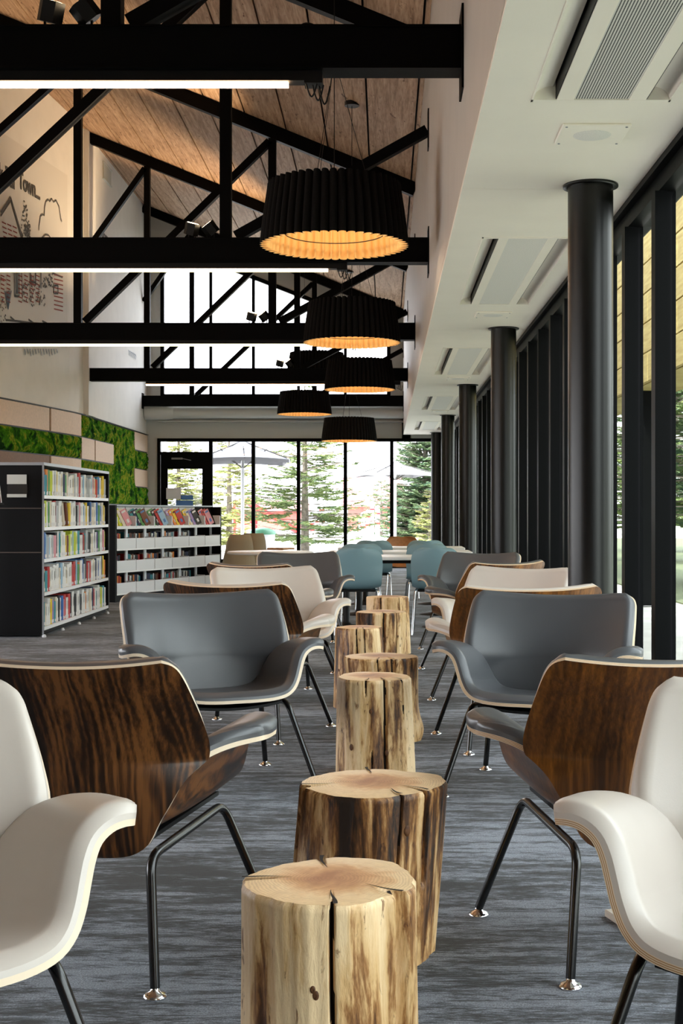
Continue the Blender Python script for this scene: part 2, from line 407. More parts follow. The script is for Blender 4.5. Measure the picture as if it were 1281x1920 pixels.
for k in range(4):
    y0 = 6.18 + 5.82 * k
    t = thing('ceiling_speaker', ['white rectangular ceiling speaker plate in front of the nearest pillar', 'white ceiling speaker plate in front of the second pillar', 'white ceiling speaker plate in front of the third pillar', 'small white ceiling speaker plate in front of the fourth pillar'][k], 'speaker', (.985, y0 + .16, ZS), 0, 'ceiling speakers')
    obj('plate', MB().bbox(-.16, .16, -.16, .16, -.012, 0, .004), 'soffit', t)
    obj('speaker_mesh', MB().lathe([(.001, -.0145), (.085, -.0145), (.09, -.012)], n=32), 'perf2', t)
    sc = MB()
    for x in (-1, 1):
        for y in (-1, 1): sc.lathe([(.001, -.016), (.006, -.015), (.006, -.012)], (x * .14, y * .14, 0), 8)
    obj('screws', sc, 'silver', t)
# columns
for k, (cx, cy) in enumerate([(1.135, 7.36), (1.165, 13.1), (1.175, 18.95), (1.175, 24.9), (1.175, 30.4)]):
    t = thing('steel_pillar', ['nearest round black steel pillar beside the window wall', 'second round black pillar along the window wall', 'third round black pillar along the window wall', 'fourth, slim looking round black pillar along the window wall', 'farthest round black pillar, by the end window corner'][k], 'pillar', (cx, cy, 0), 0, 'round black pillars')
    obj('shaft', MB().lathe([(.124, 0), (.124, ZS)], n=48, cap=False), 'column', t)
    obj('ceiling_collar', MB().lathe([(.124, ZS - .012), (.152, ZS - .012), (.152, ZS - .001), (.124, ZS - .001)], n=40, cap=False), 'column', t)
# right glazing
wr = sroot('window_right')
my = [7.08 + .885 * n for n in range(-14, 28)]
mp = MB(); mp.box(0, .064, -.10, 0, 0, ZS - .12).box(.064, .112, -.085, -.015, 0, ZS - .12)
mme = mp.mesh('mullion', 'frame')
for y in my: put('mullion', mme, wr, (XG, y, 0))
pm = MB().add([(.088, 0, .06), (.088, .785, .06), (.088, .785, ZS - .14), (.088, 0, ZS - .14)], [(0, 1, 2, 3)]).mesh('pane', 'gglass')
for y in my[:-1]: put('pane', pm, wr, (XG, y, 0))
obj('sill_rail', MB().box(XG + .03, XG + .13, my[0], my[-1], 0, .06), 'frame', wr)
obj('corner_panel', MB().add([(1.2, YE - .02, 0), (XG, 28.9, 0), (XG, 28.9, ZS), (1.2, YE - .02, ZS)], [(0, 1, 2, 3)]), 'grey', wr)
# left wall (bends outward towards the camera)
LW = [(-5.6, YE), (-5.6, 24.7), (-5.66, 23.9), (-5.8, 22.9), (-6.08, 21.04), (-6.4, 19.4), (-6.85, 17.4), (-7.35, 15.4), (-7.9, 13.5)]
b = MB(); n = len(LW); base = []
for (x, y) in LW: base += [(x, y, 0), (x, y, roofz(x) + .1), (x - .25, y, 0), (x - .25, y, roofz(x) + .2)]
fs = []
for i in range(n - 1):
    o, p = i * 4, i * 4 + 4
    fs += [(o, o + 1, p + 1, p), (o + 2, p + 2, p + 3, o + 3), (o + 1, o + 3, p + 3, p + 1)]
fs += [(0, 2, 3, 1), ((n - 1) * 4, (n - 1) * 4 + 1, (n - 1) * 4 + 3, (n - 1) * 4 + 2)]
struct('wall_left', b.add(base, fs), 'white')
struct('trim_pilaster', MB().box(-5.62, -5.5, 24.75, 25.35, 2.99, roofz(-5.5) + .05), 'white')
# end wall with sloped clerestory and storefront
SZ0, SZ1 = 3.87, 2.915
cx0, cx1 = -5.27, .13
def ctop(x): return 6.73 + (-3.06 - x) * .39
ew = MB()
ew.box(-5.85, -5.34, YE, YE + .25, 0, 2.915).box(1.2, 1.7, YE, YE + .25, 0, 3.4)
ew.box(-5.85, .6, YE, YE + .25, 2.915, SZ0)
ew.box(-5.85, cx0, YE, YE + .25, SZ0, roofz(-5.6) + .3).box(cx1, .6, YE, YE + .25, SZ0, 6.2).box(.4, 1.7, YE, YE + .25, 2.915, 3.4)
T = [(cx0, YE, ctop(cx0)), (cx1, YE, ctop(cx1)), (cx1, YE, roofz(cx1) + .2), (cx0, YE, roofz(cx0) + .2)]
ew.add(T + [(x, y + .25, z) for x, y, z in T], [(0, 1, 2, 3), (7, 6, 5, 4), (0, 4, 5, 1), (2, 6, 7, 3)])
struct('wall_end', ew, 'grey')
MX = [-4.09, -3.09, -2.03, -.93, .16]
w1 = sroot('window_1'); fw = .085
obj('frame', MB().box(cx0, cx1, YE - .03, YE + .1, SZ0, SZ0 + fw).box(cx0, cx0 + fw, YE - .03, YE + .1, SZ0, ctop(cx0)).box(cx1 - fw, cx1, YE - .03, YE + .1, SZ0, ctop(cx1))
    .beam((cx0, YE + .035, ctop(cx0) - .045), (cx1, YE + .035, ctop(cx1) - .045), .09, .13), 'frame', w1)
for x in MX[:-1]: obj('mullion', MB().box(x - .035, x + .035, YE - .03, YE + .09, SZ0, ctop(x)), 'frame', w1)
xs = [cx0] + MX[:-1] + [cx1]
for a, c in zip(xs[:-1], xs[1:]):
    a, c = a + .03, c - .03
    obj('pane', MB().add([(a, YE + .03, SZ0 + .05), (c, YE + .03, SZ0 + .05), (c, YE + .03, ctop(c) - .05), (a, YE + .03, ctop(a) - .05)], [(0, 1, 2, 3)]), 'glass', w1)
w2 = sroot('window_2')
obj('frame', MB().box(-5.34, 1.2, YE - .04, YE + .1, SZ1 - .075, SZ1).box(-4.1, 1.2, YE - .04, YE + .1, 0, .08).box(1.13, 1.2, YE - .04, YE + .1, 0, SZ1), 'frame', w2)
for x in MX: obj('mullion', MB().box(x - .042, x + .042, YE - .04, YE + .09, 0, SZ1 - .05), 'frame', w2)
xs = MX + [1.17]
for a, c in zip(xs[:-1], xs[1:]): obj('pane', vpane(a + .03, c - .03, YE + .024, .06, SZ1 - .06), 'glass', w2)
d1 = sroot('door_1')
obj('transom_frame', MB().box(-5.34, -5.27, YE - .04, YE + .1, 0, SZ1 - .05).box(-5.27, -4.1, YE - .04, YE + .1, 2.53, 2.6), 'frame', d1)
obj('transom_pane', vpane(-5.28, -4.12, YE + .024, 2.58, 2.85), 'glass', d1)
obj('door_leaf', MB().box(-5.26, -5.1, YE - .03, YE + .04, .02, 2.53).box(-4.29, -4.13, YE - .03, YE + .04, .02, 2.53).box(-5.1, -4.29, YE - .03, YE + .04, 2.2, 2.53).box(-5.1, -4.29, YE - .03, YE + .04, .02, .3), 'frame', d1)
obj('door_pane', vpane(-5.11, -4.28, YE + .005, .28, 2.21), 'glass', d1)
obj('door_closer', MB().box(-5.0, -4.75, YE - .08, YE - .03, 2.42, 2.46).beam((-4.75, YE - .07, 2.44), (-4.55, YE - .04, 2.4), .015, .015), 'silver', d1)
obj('push_bar', MB().tube([(-5.05, YE - .09, 1.05), (-4.35, YE - .09, 1.05)], .015, 8), 'silver', d1)
def sheet(x0, x1, z0, z1, mat, label, cat):
    tag(obj('door_notice', MB().box(x0, x1, YE - .036, YE - .031, z0, z1), mat), label, cat)
sheet(-5.13, -4.78, 1.49, 1.75, 'paper', 'white paper notice taped on the glass of the far door', 'notice')
sheet(-4.9, -4.5, 1.30, 1.46, 'paperblue', 'lower wide blue notice on the glass of the far door', 'notice')
sheet(-4.79, -4.5, 1.47, 1.58, 'paperblue', 'upper small blue notice on the glass of the far door', 'notice')
# duct along the end wall
t = thing('air_duct', 'pale round air duct running along the far wall below the high windows', 'duct', (0, YE - .24, 3.52))
obj('duct_run', MB().tube([(-4.95, 0, 0), (XR, 0, 0)], .155, 28), 'duct', t)
obj('duct_elbow', MB().tube([(-5.58, -.02, .01), (-5.3, -.02, .01), (-5.1, -.015, .01), (-4.93, 0, 0)], [.2, .2, .195, .165], 28), 'duct', t)
obj('hanger_rail', MB().box(-5.3, XR, .0, .2, -.235, -.205), 'grey', t)
# side and back glazing out of the picture
w3 = sroot('window_3'); fr3 = MB(); 
for k in range(8): y = YB + k * 2.78; fr3.box(-7.95, -7.83, y - .04, y + .04, 0, roofz(-7.9))
fr3.box(-7.95, -7.83, YB, 13.5, 0, .15).box(-7.95, -7.83, YB, 13.5, 3.0, 3.12)
obj('frame', fr3, 'frame', w3); obj('pane', MB().add([(-7.9, YB, .1), (-7.9, 13.5, .1), (-7.9, 13.5, 3.05), (-7.9, YB, 3.05)], [(0, 1, 2, 3)]), 'glass', w3)
struct('wall_side', MB().box(-8.1, -7.83, YB, 13.5, 2.4, roofz(-8.1)).box(-8.1, -7.83, YB, 1.5, 0, 2.4), 'tan')
struct('wall_back', MB().box(-8.1, 1.9, YB - .15, YB + .05, 0, 9.3), 'brownpan')
# ================================================================ TRUSSES
VXL, VXR = -4.42, -1.62
VXs = [(-4.42, -1.51), (-4.42, -1.56), (-4.36, -1.60), (-4.44, -1.64), (-4.46, -1.63)]
ordn = ['nearest', 'second', 'third', 'fourth', 'farthest']
for k, Y in enumerate(TY):
    t = thing('roof_truss', f'{ordn[k]} black steel roof truss' + [' across the top of the view', ' behind the nearest pendant lamp', ' behind the second large pendant lamp', ' ending short at the white left wall', ' just in front of the far high windows'][k], 'truss', (0, Y, 0), 0, 'black roof trusses')
    xl = -5.6 if Y > 24 else (-6.4 if Y > 18 else -7.8)
    d = .15; zb, zt = 3.63, 3.87
    tb = MB(); tb.box(xl, XR, -d / 2, d / 2, zb + .012, zt - .01).box(xl, XR, -d / 2 - .012, d / 2 + .012, zt - .012, zt).box(xl, XR, -d / 2 - .014, d / 2 + .014, zb, zb + .014)
    obj('bottom_chord', tb, 'steel', t)
    obj('top_chord', MB().beam((xl, 0, roofz(xl) - .105), (XR, 0, roofz(XR) - .105), .19, .12), 'steel', t)
    obj('end_plate', MB().box(XR - .012, XR, -.13, .13, zb - .12, zt + .1), 'steel', t)
    if Y > 24: obj('end_plate', MB().box(-5.6, -5.585, -.12, .12, zb - .06, zt + .06), 'steel', t)
    va, vb = VXs[k]; w = .11
    for x in (va, vb):
        obj('post', MB().box(x - w / 2, x + w / 2, -.055, .055, zt, roofz(x) - .2), 'steel', t)
    def brace(p, q):
        m = MB().beam((p[0], 0, p[1]), (q[0], 0, q[1]), w * .9, .05).beam((p[0], 0, p[1]), (q[0], 0, q[1]), w * .9, .11)
        obj('brace', m, 'steel', t)
    brace((vb + .1, zt + .02), (XR - .02, 4.93)); obj('brace_plate', MB().box(XR - .012, XR, -.08, .08, 4.75, 5.13), 'steel', t)
    brace((va + .1, zt + .02), (vb - .04, roofz(vb) - .24))
    brace((xl + .02, 6.05 if xl > -6 else 5.8), (va - .04, roofz(va) - .24))
# LED bars under the beams
for k in range(4):
    Y = TY[k]; x1 = [-.535, -.56, -.6, .1][k]; x0 = [-4.46, -4.46, -6.3, -4.46][k]
    if k < 3: x0 = -6.2
    if k == 0: x0 = -7
    t = thing('linear_light', [' '.join(['long glowing light bar under the', q, 'black roof truss']) for q in ordn][k], 'light', (0, Y, 0), 0, 'linear light bars')
    obj('housing', MB().box(x0, x1 + .13, -.045, .045, 3.575, 3.629), 'dark', t)
    obj('diffuser', MB().box(x0, x1, -.02, .02, 3.552, 3.576), 'led', t)
    obj('power_box', MB().box(x1 + .09, x1 + .19, -.055, .055, 3.56, 3.628), 'dark', t)
    c = MB()
    for q in range(3):
        a = x1 + .1 + q * .035
        c.tube([(a + i / 10 * .06, -.03 + q * .02, 3.56 - math.sin(i / 10 * PI) * (.07 + .015 * q)) for i in range(11)], .005, 6)
    obj('cable_loops', c, 'dark', t)
# spotlights on the beams
for k, (px, tilt) in enumerate([(130, .5), (377, -.5), (484, .5), (534, .2)]):
    Y = TY[k]; g = F / Y; xc = (px - VX) / g
    for q in range(2):
        x = xc + (-.09 + .18 * q if k != 0 else -.10 + .19 * q)
        side = ['left', 'right'][q]
        t = thing('spotlight', f'{side} hexagonal black spotlight of the pair standing on the {ordn[k]} truss beam', 'spotlight', (x, Y, 3.87), 0, 'spotlights on the trusses')
        up = R(-38 if q else 14)
        body = MB(); T4 = Matrix.Translation((0, 0, .10)) @ Matrix.Rotation(up, 4, 'Y') @ Matrix.Rotation(PI / 2 * .15, 4, 'X')
        vs = []
        for z in (-.06, .056):
            for i in range(6): a = i * PI / 3; vs.append(T4 @ Vector((.072 * math.cos(a) * 1.0, .072 * math.sin(a), z)))
        body.add(vs, [tuple(range(5, -1, -1)), tuple(range(6, 12))] + [(i, (i + 1) % 6, 6 + (i + 1) % 6, 6 + i) for i in range(6)])
        obj('lamp_body', body, 'dark', t)
        lens = MB(); lv = [T4 @ Vector((.058 * math.cos(i * PI / 6), .058 * math.sin(i * PI / 6), .057)) for i in range(12)]
        lens.add(lv, [tuple(range(12))]); obj('lens', lens, 'lens', t)
        obj('yoke', MB().box(-.04, -.03, -.01, .01, 0, .09).box(.03, .04, -.01, .01, 0, .09).box(-.04, .04, -.012, .012, 0, .008), 'dark', t)
        if q:
            L = bpy.data.lights.new('spot', 'SPOT'); L.energy = 480; L.color = (1, .72, .42); L.spot_size = R(75); L.spot_blend = .8; L.shadow_soft_size = .03
            lo = put('spot_beam', L, t, tuple(T4 @ Vector((0, 0, .075)))); lo.rotation_euler = (R(180) - .1, 0, R(0)); lo.rotation_euler = (T4.to_3x3() @ Matrix.Rotation(PI, 3, 'X')).to_euler()
t = thing('junction_dome', 'small black dome fixture on top of the nearest truss beam, right of centre', 'fixture', ((577 - VX) / F * TY[0], TY[0], 3.87))
obj('dome', MB().lathe([(.05, 0), (.05, .012), (.035, .028), (.012, .034), (.001, .035)], n=20), 'dark', t)
# ================================================================ PENDANTS
def make_lamp(label, x, y, zr, Rb=.61, H=.48):
    t = thing('pendant_lamp', label, 'lamp', (x, y, zr), random.uniform(0, .1), 'pleated pendant lamps')
    N = 50; S = 8; rows = 12
    def ringpts(v, off):
        z = v * H; Rv = (Rb - .065) * (1 - .125 * v) - .012 * (1 - v) ** 3
        pts = []
        for k in range(N):
            for s in range(S):
                q = -1 + 2 * s / S; a = 2 * PI * (k + (q + 1) / 2) / N
                dr = .065 * (1 - .12 * v) * math.sqrt(max(0, 1 - q * q)); r = Rv + dr + off
                zz = z + (-.0 if v > 0 else 0)
                if v == 1: zz += .012 * math.sqrt(max(0, 1 - q * q))
                pts.append((r * math.cos(a), r * math.sin(a), zz))
        return pts
    key = 'lampshade'
    if key not in bpy.data.meshes:
        b = MB(); vs = [i / (rows - 1) for i in range(rows)]
        b.grid([ringpts(v, 0) for v in vs], 0, True, True, flip=False)
        b.grid([ringpts(v, -.009) for v in vs], 1, True, True, flip=True)
        b.grid([ringpts(0, -.009), ringpts(0, 0)], 1, False, True); b.grid([ringpts(1, 0), ringpts(1, -.009)], 0, False, True)
        b.mesh('lampshade', ['felt', 'lining'])
        b = MB(); b.tube([(.40 * math.cos(a), .40 * math.sin(a), .10) for a in np.linspace(0, 2 * PI, 49)], .004, 6)
        b.mesh('lampring', ['dark'])
        b = MB(); b.lathe([(.001, .38), (.46, .38), (.46, .39), (.001, .39)], n=40, cap=False); b.mesh('lamplightstop', ['felt'])  # added black disc inside the shade, stops lamp light reaching the roof
        b = MB(); b.lathe([(.001, .26), (.05, .27), (.06, .31), (.04, .36), (.02, .39)], n=20); b.mesh('lampbulb', ['bulb'])
    D = bpy.data.meshes
    put('shade', D['lampshade'], t); put('support_ring', D['lampring'], t); put('added_light_stop', D['lamplightstop'], t); put('bulb', D['lampbulb'], t)
    zt = roofz(x) - zr - .02
    b = MB()
    for a in (0, 2.1, 4.2): b.tube([(.3 * math.cos(a), .3 * math.sin(a), .41), (0, 0, .41 + 1.1)], .0025, 5)
    b.tube([(0, 0, .41), (0, 0, zt)], .004, 6)
    obj('suspension_cable', b, 'dark', t)
    obj('ceiling_rose', MB().lathe([(.09, zt - .03), (.09, zt + .02)], n=24), 'dark', t)
    L = bpy.data.lights.new('glow', 'POINT'); L.energy = 6.5; L.color = (1, .80, .52); L.shadow_soft_size = .06
    put('lamp_light', L, t, (0, 0, .22))
random.seed(8)
def lampat(label, px, py, wpx, D=1.22):
    g = wpx / D; Y = F / g; make_lamp(label, (px - VX) / g, Y, CH + (VY - py) / g - .0)
lampat('largest and nearest pendant lamp with black pleated felt shade and amber inside', 627, 461, 285)
lampat('second largest black pleated pendant lamp, in front of the third truss beam', 660, 643, 187)
lampat('black pleated pendant lamp directly below the second one, in front of the fourth beam', 675, 731, 137)
lampat('small brownish black pleated pendant lamp, leftmost of the five lowest', 571, 777, 105)
lampat('lowest small black pleated pendant lamp, hanging in front of the far window', 655, 827, 107)
lampat('far black pleated pendant lamp half hidden behind the fourth truss beam', 594, 708, 115)
# ================================================================ LEFT FEATURE WALL
def walls_between(x0, y0, x1, y1):
    d = Vector((x1 - x0, y1 - y0, 0)); L = d.length; d.normalize(); n = Vector((d.y, -d.x, 0))
    if n.x < 0: n = -n
    return Vector((x0, y0, 0)), d, n, L
ft = sroot('trim_feature_wall')
rowz = [2.985, 2.575, 2.165, 1.755, 1.345, .9]
secs = {}
def on_wall(Y):
    pts = LW[::-1]
    for (xa, ya), (xb, yb) in zip(pts[:-1], pts[1:]):
        if ya <= Y <= yb: return xa + (xb - xa) * (Y - ya) / (yb - ya)
    return LW[0][0]
def panel(kind, ya, yb, za, zb):
    # ya<yb along the wall; za<zb
    g = .018; ya += g; yb -= g; za += g * .6; zb -= g * .6
    nseg = max(1, int((yb - ya) / .5)) if kind != 'moss' else max(2, int((yb - ya) / .035))
    nz = 1 if kind != 'moss' else max(2, int((zb - za) / .03))
    yv = np.linspace(ya, yb, nseg + 1); zv = np.linspace(za, zb, nz + 1)
    b = MB(); P = []; rnd = random.Random(int(ya * 100 + za * 7))
    cy, cz = (ya + yb) / 2, (za + zb) / 2; cx = on_wall(cy)
    for z in zv:
        row = []
        for y in yv:
            x = on_wall(y) + (.04 if kind != 'moss' else .05)
            if kind == 'moss':
                x += .02 * math.sin(y * 9 + z * 5) * math.sin(z * 13 + y * 3) + rnd.uniform(-.014, .022)
                if y in (ya, yb) or z in (za, zb): x = on_wall(y) + .02
            row.append((x - cx, y - cy, z - cz))
        P.append(row)
    b.grid(P, 0, kind == 'moss')
    back = [[(on_wall(y) + .004 - cx, y - cy, z - cz) for y in yv] for z in zv]
    b.grid([P[0], back[0]], 0, False); b.grid([P[-1], back[-1]], 0, False)
    b.grid([[r[0] for r in P], [r[0] for r in back]], 0, False); b.grid([[r[-1] for r in P], [r[-1] for r in back]], 0, False)
    obj('moss_panel' if kind == 'moss' else 'wood_panel', b, {'moss': 'moss', 'tan': 'tan', 'brown': 'brownpan'}[kind], ft, loc=(cx, cy, cz))
Ya = 24.5
for kind, a, c, r0, r1 in [
    ('tan', 19.6, 22.9, 0, 1), ('tan', 22.95, Ya, 0, 1), ('tan', 17.6, 19.6, 0, 1), ('moss', 17.6, 22.9, 1, 2), ('moss', 22.9, Ya, 1, 2),
    ('brown', 17.6, 22.9, 2, 3), ('tan', 22.95, Ya, 2, 3), ('moss', 17.6, 22.9, 3, 4), ('tan', 22.9, Ya, 3, 4),
    ('moss', Ya, 27.4, 0, 1), ('tan', Ya, 25.55, 1, 2), ('tan', 25.6, 27.35, 1, 2), ('moss', Ya, 27.4, 2, 4),
    ('moss', 27.4, 29.55, 0, 4), ('tan', 29.6, 31.25, 0, 1), ('moss', 29.6, 31.25, 1, 2), ('tan', 29.6, 31.25, 2, 3), ('moss', 29.6, 31.25, 3, 4)]:
    panel(kind, a, c, rowz[r1], rowz[r0])
bk = MB(); yv = np.linspace(17.5, 31.28, 30)
bk.grid([[(on_wall(y) + .012, y, z) for y in yv] for z in (.9, 3.0)], 0, False)
bk.grid([[(on_wall(y) + .05, y, z) for y in yv] for z in (2.985, 3.0)], 0, False); bk.grid([[(on_wall(y) + q, y, 3.0) for y in yv] for q in (0, .05)], 0, False)
obj('backing_frame', bk, 'dark', ft)
tag(obj('wall_vent', MB().box(-5.6, -5.575, 26.45, 27.15, 7.82, 8.12).box(-5.6, -5.56, 26.42, 27.18, 8.12, 8.14).box(-5.6, -5.56, 26.42, 27.18, 7.8, 7.82), 'grey'), 'grey rectangular vent high on the left wall under the roof', 'vent')
# mural printed on the bent part of the wall
def wallhit(px, py, off=.004):
    # where the sight line of a picture point meets the left wall
    lo, hi = 14.0, YE
    for _ in range(50):
        mid = (lo + hi) / 2
        if (px - VX) / F * mid < on_wall(mid): hi = mid
        else: lo = mid
    return Vector((on_wall(lo) + off, lo, CH + (VY - py) / F * lo))
mu = thing('wall_mural', 'line drawing mural of houses, trees and a cloud printed on the white left wall', 'mural', (0, 0, 0))
bg = MB(); c0, c1 = wallhit(-60, 300), wallhit(126, 372)
yv = np.linspace(c0.y, c1.y, 14)
bg.grid([[(on_wall(y) + .004, y, z) for y in yv] for z in (4.3, 7.2)], 0, False); obj('vinyl_backing', bg, 'muralbg', mu)
def strokes(name, lines, w, mat):
    b = MB()
    for ln in lines:
        P = [wallhit(x, y, .012) for x, y in ln]
        for p, q in zip(P[:-1], P[1:]):
            d = (q - p)
            if d.length < 1e-5: continue
            n = Vector((1, 0, 0)).cross(d.normalized()).normalized() * w / 2
            b.add([p - n, q - n, q + n, p + n], [(0, 1, 2, 3)])
    o = obj(name, b, mat, mu)
    if len(lines) > 12: o['kind'] = 'stuff'
rnd = random.Random(5)
def arc(cx, cy, r, a0, a1, n=7, sy=1.0): return [(cx + r * math.cos(R(a0 + (a1 - a0) * i / n)), cy + sy * r * math.sin(R(a0 + (a1 - a0) * i / n))) for i in range(n + 1)]
cloud = [[(72, 432), (73, 418), (75, 405)], [(75, 405), (79, 402), (82, 404)], [(82, 404), (83, 388), (85, 378)], [(85, 378), (89, 374), (92, 378)], [(92, 378), (96, 372), (99, 379)], [(99, 379), (104, 375), (110, 388), (113, 410), (115, 416)], [(78, 446), (84, 440), (90, 441), (95, 448)]]
strokes('cloud_outline', cloud, .03, 'inkgrey')
house = [[(0, 405), (19, 376), (40, 448)], [(0, 398), (19, 370), (42, 448)], [(76, 512), (76, 541)], [(26, 512), (27, 555)], [(35, 512), (35, 555)], [(26, 555), (35, 556)], [(56, 512), (56, 528), (66, 530), (66, 512)],
    [(9, 600), (30, 602), (60, 606), (95, 608)], [(18, 594), (26, 601)], [(52, 599), (62, 606)], [(78, 602), (88, 607)], [(97, 512), (116, 520)], [(100, 536), (108, 535), (108, 550), (100, 550), (100, 536)]]
strokes('house_outline', house, .035, 'inkgrey')
dash = []
for r in range(5):
    y = 420 + r * 9
    for c in range(3): x = 2 + c * 10 + r; dash.append([(x, y - 4 + c * 4), (x + 8, y + c * 4)])
for r in range(7):
    y = 516 + r * 8
    for c in range(7):
        if c == 2: continue
        x = 0 + c * 11; dash.append([(x, y), (x + 7, y + 3)])
for r in range(9): dash.append([(100, 515 + r * 8), (117, 519 + r * 8)])
dash += [[(0, 521), (10, 526)], [(52, 528), (66, 535)], [(40, 512), (41, 560)]]
strokes('siding_lines', dash, .022, 'inkred')
blue = [[(29, 512), (30, 552)], [(32, 512), (32, 552)]] + [[(58, 515), (58, 524)], [(62, 516), (62, 526)]]
for x in range(8, 22, 3): blue.append([(14, 580), (x, 545)])
for x in range(45, 110, 5): blue.append([(x, 654), (x + 2, 662 + (x % 7))]); 
strokes('blue_details', blue, .03, 'inkblue')
dots = []
for _ in range(330):
    q = rnd.random()
    if q < .35: cx, cy, rx, ry = 46, 405, 9, 38
    elif q < .5: cx, cy, rx, ry = 50, 435, 5, 14
    elif q < .8: cx, cy, rx, ry = 62, 552, 22, 22
    elif q < .9: cx, cy, rx, ry = 3, 585, 6, 25
    else: cx, cy, rx, ry = 88, 525, 9, 12
    x = cx + rnd.uniform(-rx, rx); y = cy + rnd.uniform(-ry, ry)
    if q < .35 and abs(x - cx) > rx * (y - (cy - ry)) / (2 * ry) + 1: continue
    dots.append([(x, y), (x + 1.4, y + 1.2)])
strokes('stippled_foliage', dots, .03, 'inkgrey')
def lettering(txt, px, py, px2, py2, size, mat, parent, label=None):
    a, c = wallhit(px, py, .014), wallhit(px2, py2, .014)
    cu = bpy.data.curves.new('lettering', 'FONT'); cu.body = txt; cu.size = size; cu.extrude = .001; cu.offset = .008
    o = bpy.data.objects.new('tmp', cu); COL.objects.link(o); dg = bpy.context.evaluated_depsgraph_get()
    me = bpy.data.meshes.new_from_object(o.evaluated_get(dg)); bpy.data.objects.remove(o)
    me.materials.clear(); me.materials.append(M[mat])
    d = (c - a); d.z = 0; d.normalize(); up = Vector((0, 0, 1)); nrm = d.cross(up)
    m = Matrix((d, up, nrm)).transposed().to_4x4(); m.translation = a
    L = max(v.co.x for v in me.vertices); s = (Vector((c.x, c.y, 0)) - Vector((a.x, a.y, 0))).length / L
    for v in me.vertices: v.co.x *= s
    me.transform(m); o = put('lettering', me, parent); 
    if label: o['label'] = label
lettering('k Pal', -4, 338, 26, 346, .42, 'inkgrey', mu)
lettering('Town...', 34, 352, 74, 376, .40, 'inkgrey', mu)
lettering('some', 190, 446, 204, 449, .28, 'inkgrey', mu)
scr = []
for k in range(9): x = 240 + k * 1.6; scr.append([(x, 656 + k), (x + 1.5, 660 + k), (x + .5, 666 + k)])
strokes('faint_script', scr, .02, 'inkblue')
# ================================================================ BOOKCASE 1
BX, B0, B1 = -3.25, 12.71, 15.65
bc = thing('bookcase', 'tall black bookcase with white shelves packed with upright books', 'bookcase', (BX, B0, 0))
Lb = B1 - B0; Dp = .34
obj('end_panel', MB().box(-.9, 0, -.03, 0, .05, 1.655), 'casing', bc)
obj('end_panel', MB().box(-.9, 0, Lb, Lb + .03, .05, 1.64), 'casing', bc)
obj('back_panel', MB().box(-Dp - .02, -Dp, 0, Lb, .05, 1.64), 'casing', bc)
obj('top_board', MB().box(-.9, .005, -.035, Lb + .03, 1.64, 1.668), 'silver', bc)
obj('end_edge_strip', MB().box(-.01, .006, -.034, -.03, .03, 1.66).box(-.01, .006, Lb + .03, Lb + .034, .03, 1.66), 'silver', bc)
obj('seam_strip', MB().box(-.9, -.02, -.034, -.03, 1.225, 1.235).box(-.9, -.02, -.034, -.03, .805, .815), 'seam', bc)
obj('kick_plate', MB().box(-.86, -.03, -.01, Lb, .02, .075), 'casing', bc)
for k in range(5): obj('glide', MB().lathe([(.018, 0), (.022, .01), (.012, .028)], (-.0, .0 + k * Lb / 4.05, 0), 12), 'whiteplay', bc)
SH = [1.335, 1.03, .725, .405, .078]
for z in SH: obj('shelf', MB().box(-Dp, 0, 0, Lb, z, z + .018).box(-.008, .002, 0, Lb, z - .012, z + .02), 'shelf', bc)
for k in range(1, 4):
    obj('divider', MB().box(-.28, -.24, k * Lb / 4 - .008, k * Lb / 4 + .008, .08, 1.64), 'casing', bc)
t = thing('sign_holder', 'clear and grey sign holder fixed to the black end of the tall bookcase', 'sign', (-3.49, B0 - .035, 1.44))
obj('holder_frame', MB().box(-.10, .09, -.012, 0, -.11, .11), 'acrylic', t)
obj('pale_strip', MB().box(-.10, .085, -.016, -.012, .02, .11), 'grey', t); obj('pale_strip', MB().box(-.10, .085, -.016, -.012, -.105, -.075), 'grey', t)
t = thing('brochure', 'maroon brochure leaning at the left edge, above the black bookcase end', 'brochure', (-3.5, 12.15, 1.28))
T4 = Matrix.Rotation(R(-7), 4, 'Y')
obj('cover', MB().box(-.22, .0, -.004, 0, 0, .27, 0, T4), 'magred', t); obj('pages', MB().box(-.215, .006, 0, .012, 0, .268, 0, T4), 'paper', t)
obj('stand_shelf', MB().box(-.3, .0, -.03, .1, -.02, -.002).box(-.3, -.28, .05, .1, -1.28, -.02), 'casing', t)
BC = dict(white=(232, 232, 230), cream=(222, 212, 192), grey=(176, 180, 184), pale_blue=(150, 186, 214), blue=(52, 104, 176), navy=(34, 44, 78), teal=(54, 140, 152), green=(84, 148, 86), lime=(196, 208, 60), yellow=(232, 200, 52), orange=(226, 134, 58), red=(188, 52, 52), brown=(112, 66, 46), black=(30, 30, 34), lilac=(158, 136, 190), pink=(214, 150, 160))
bm_ = {}
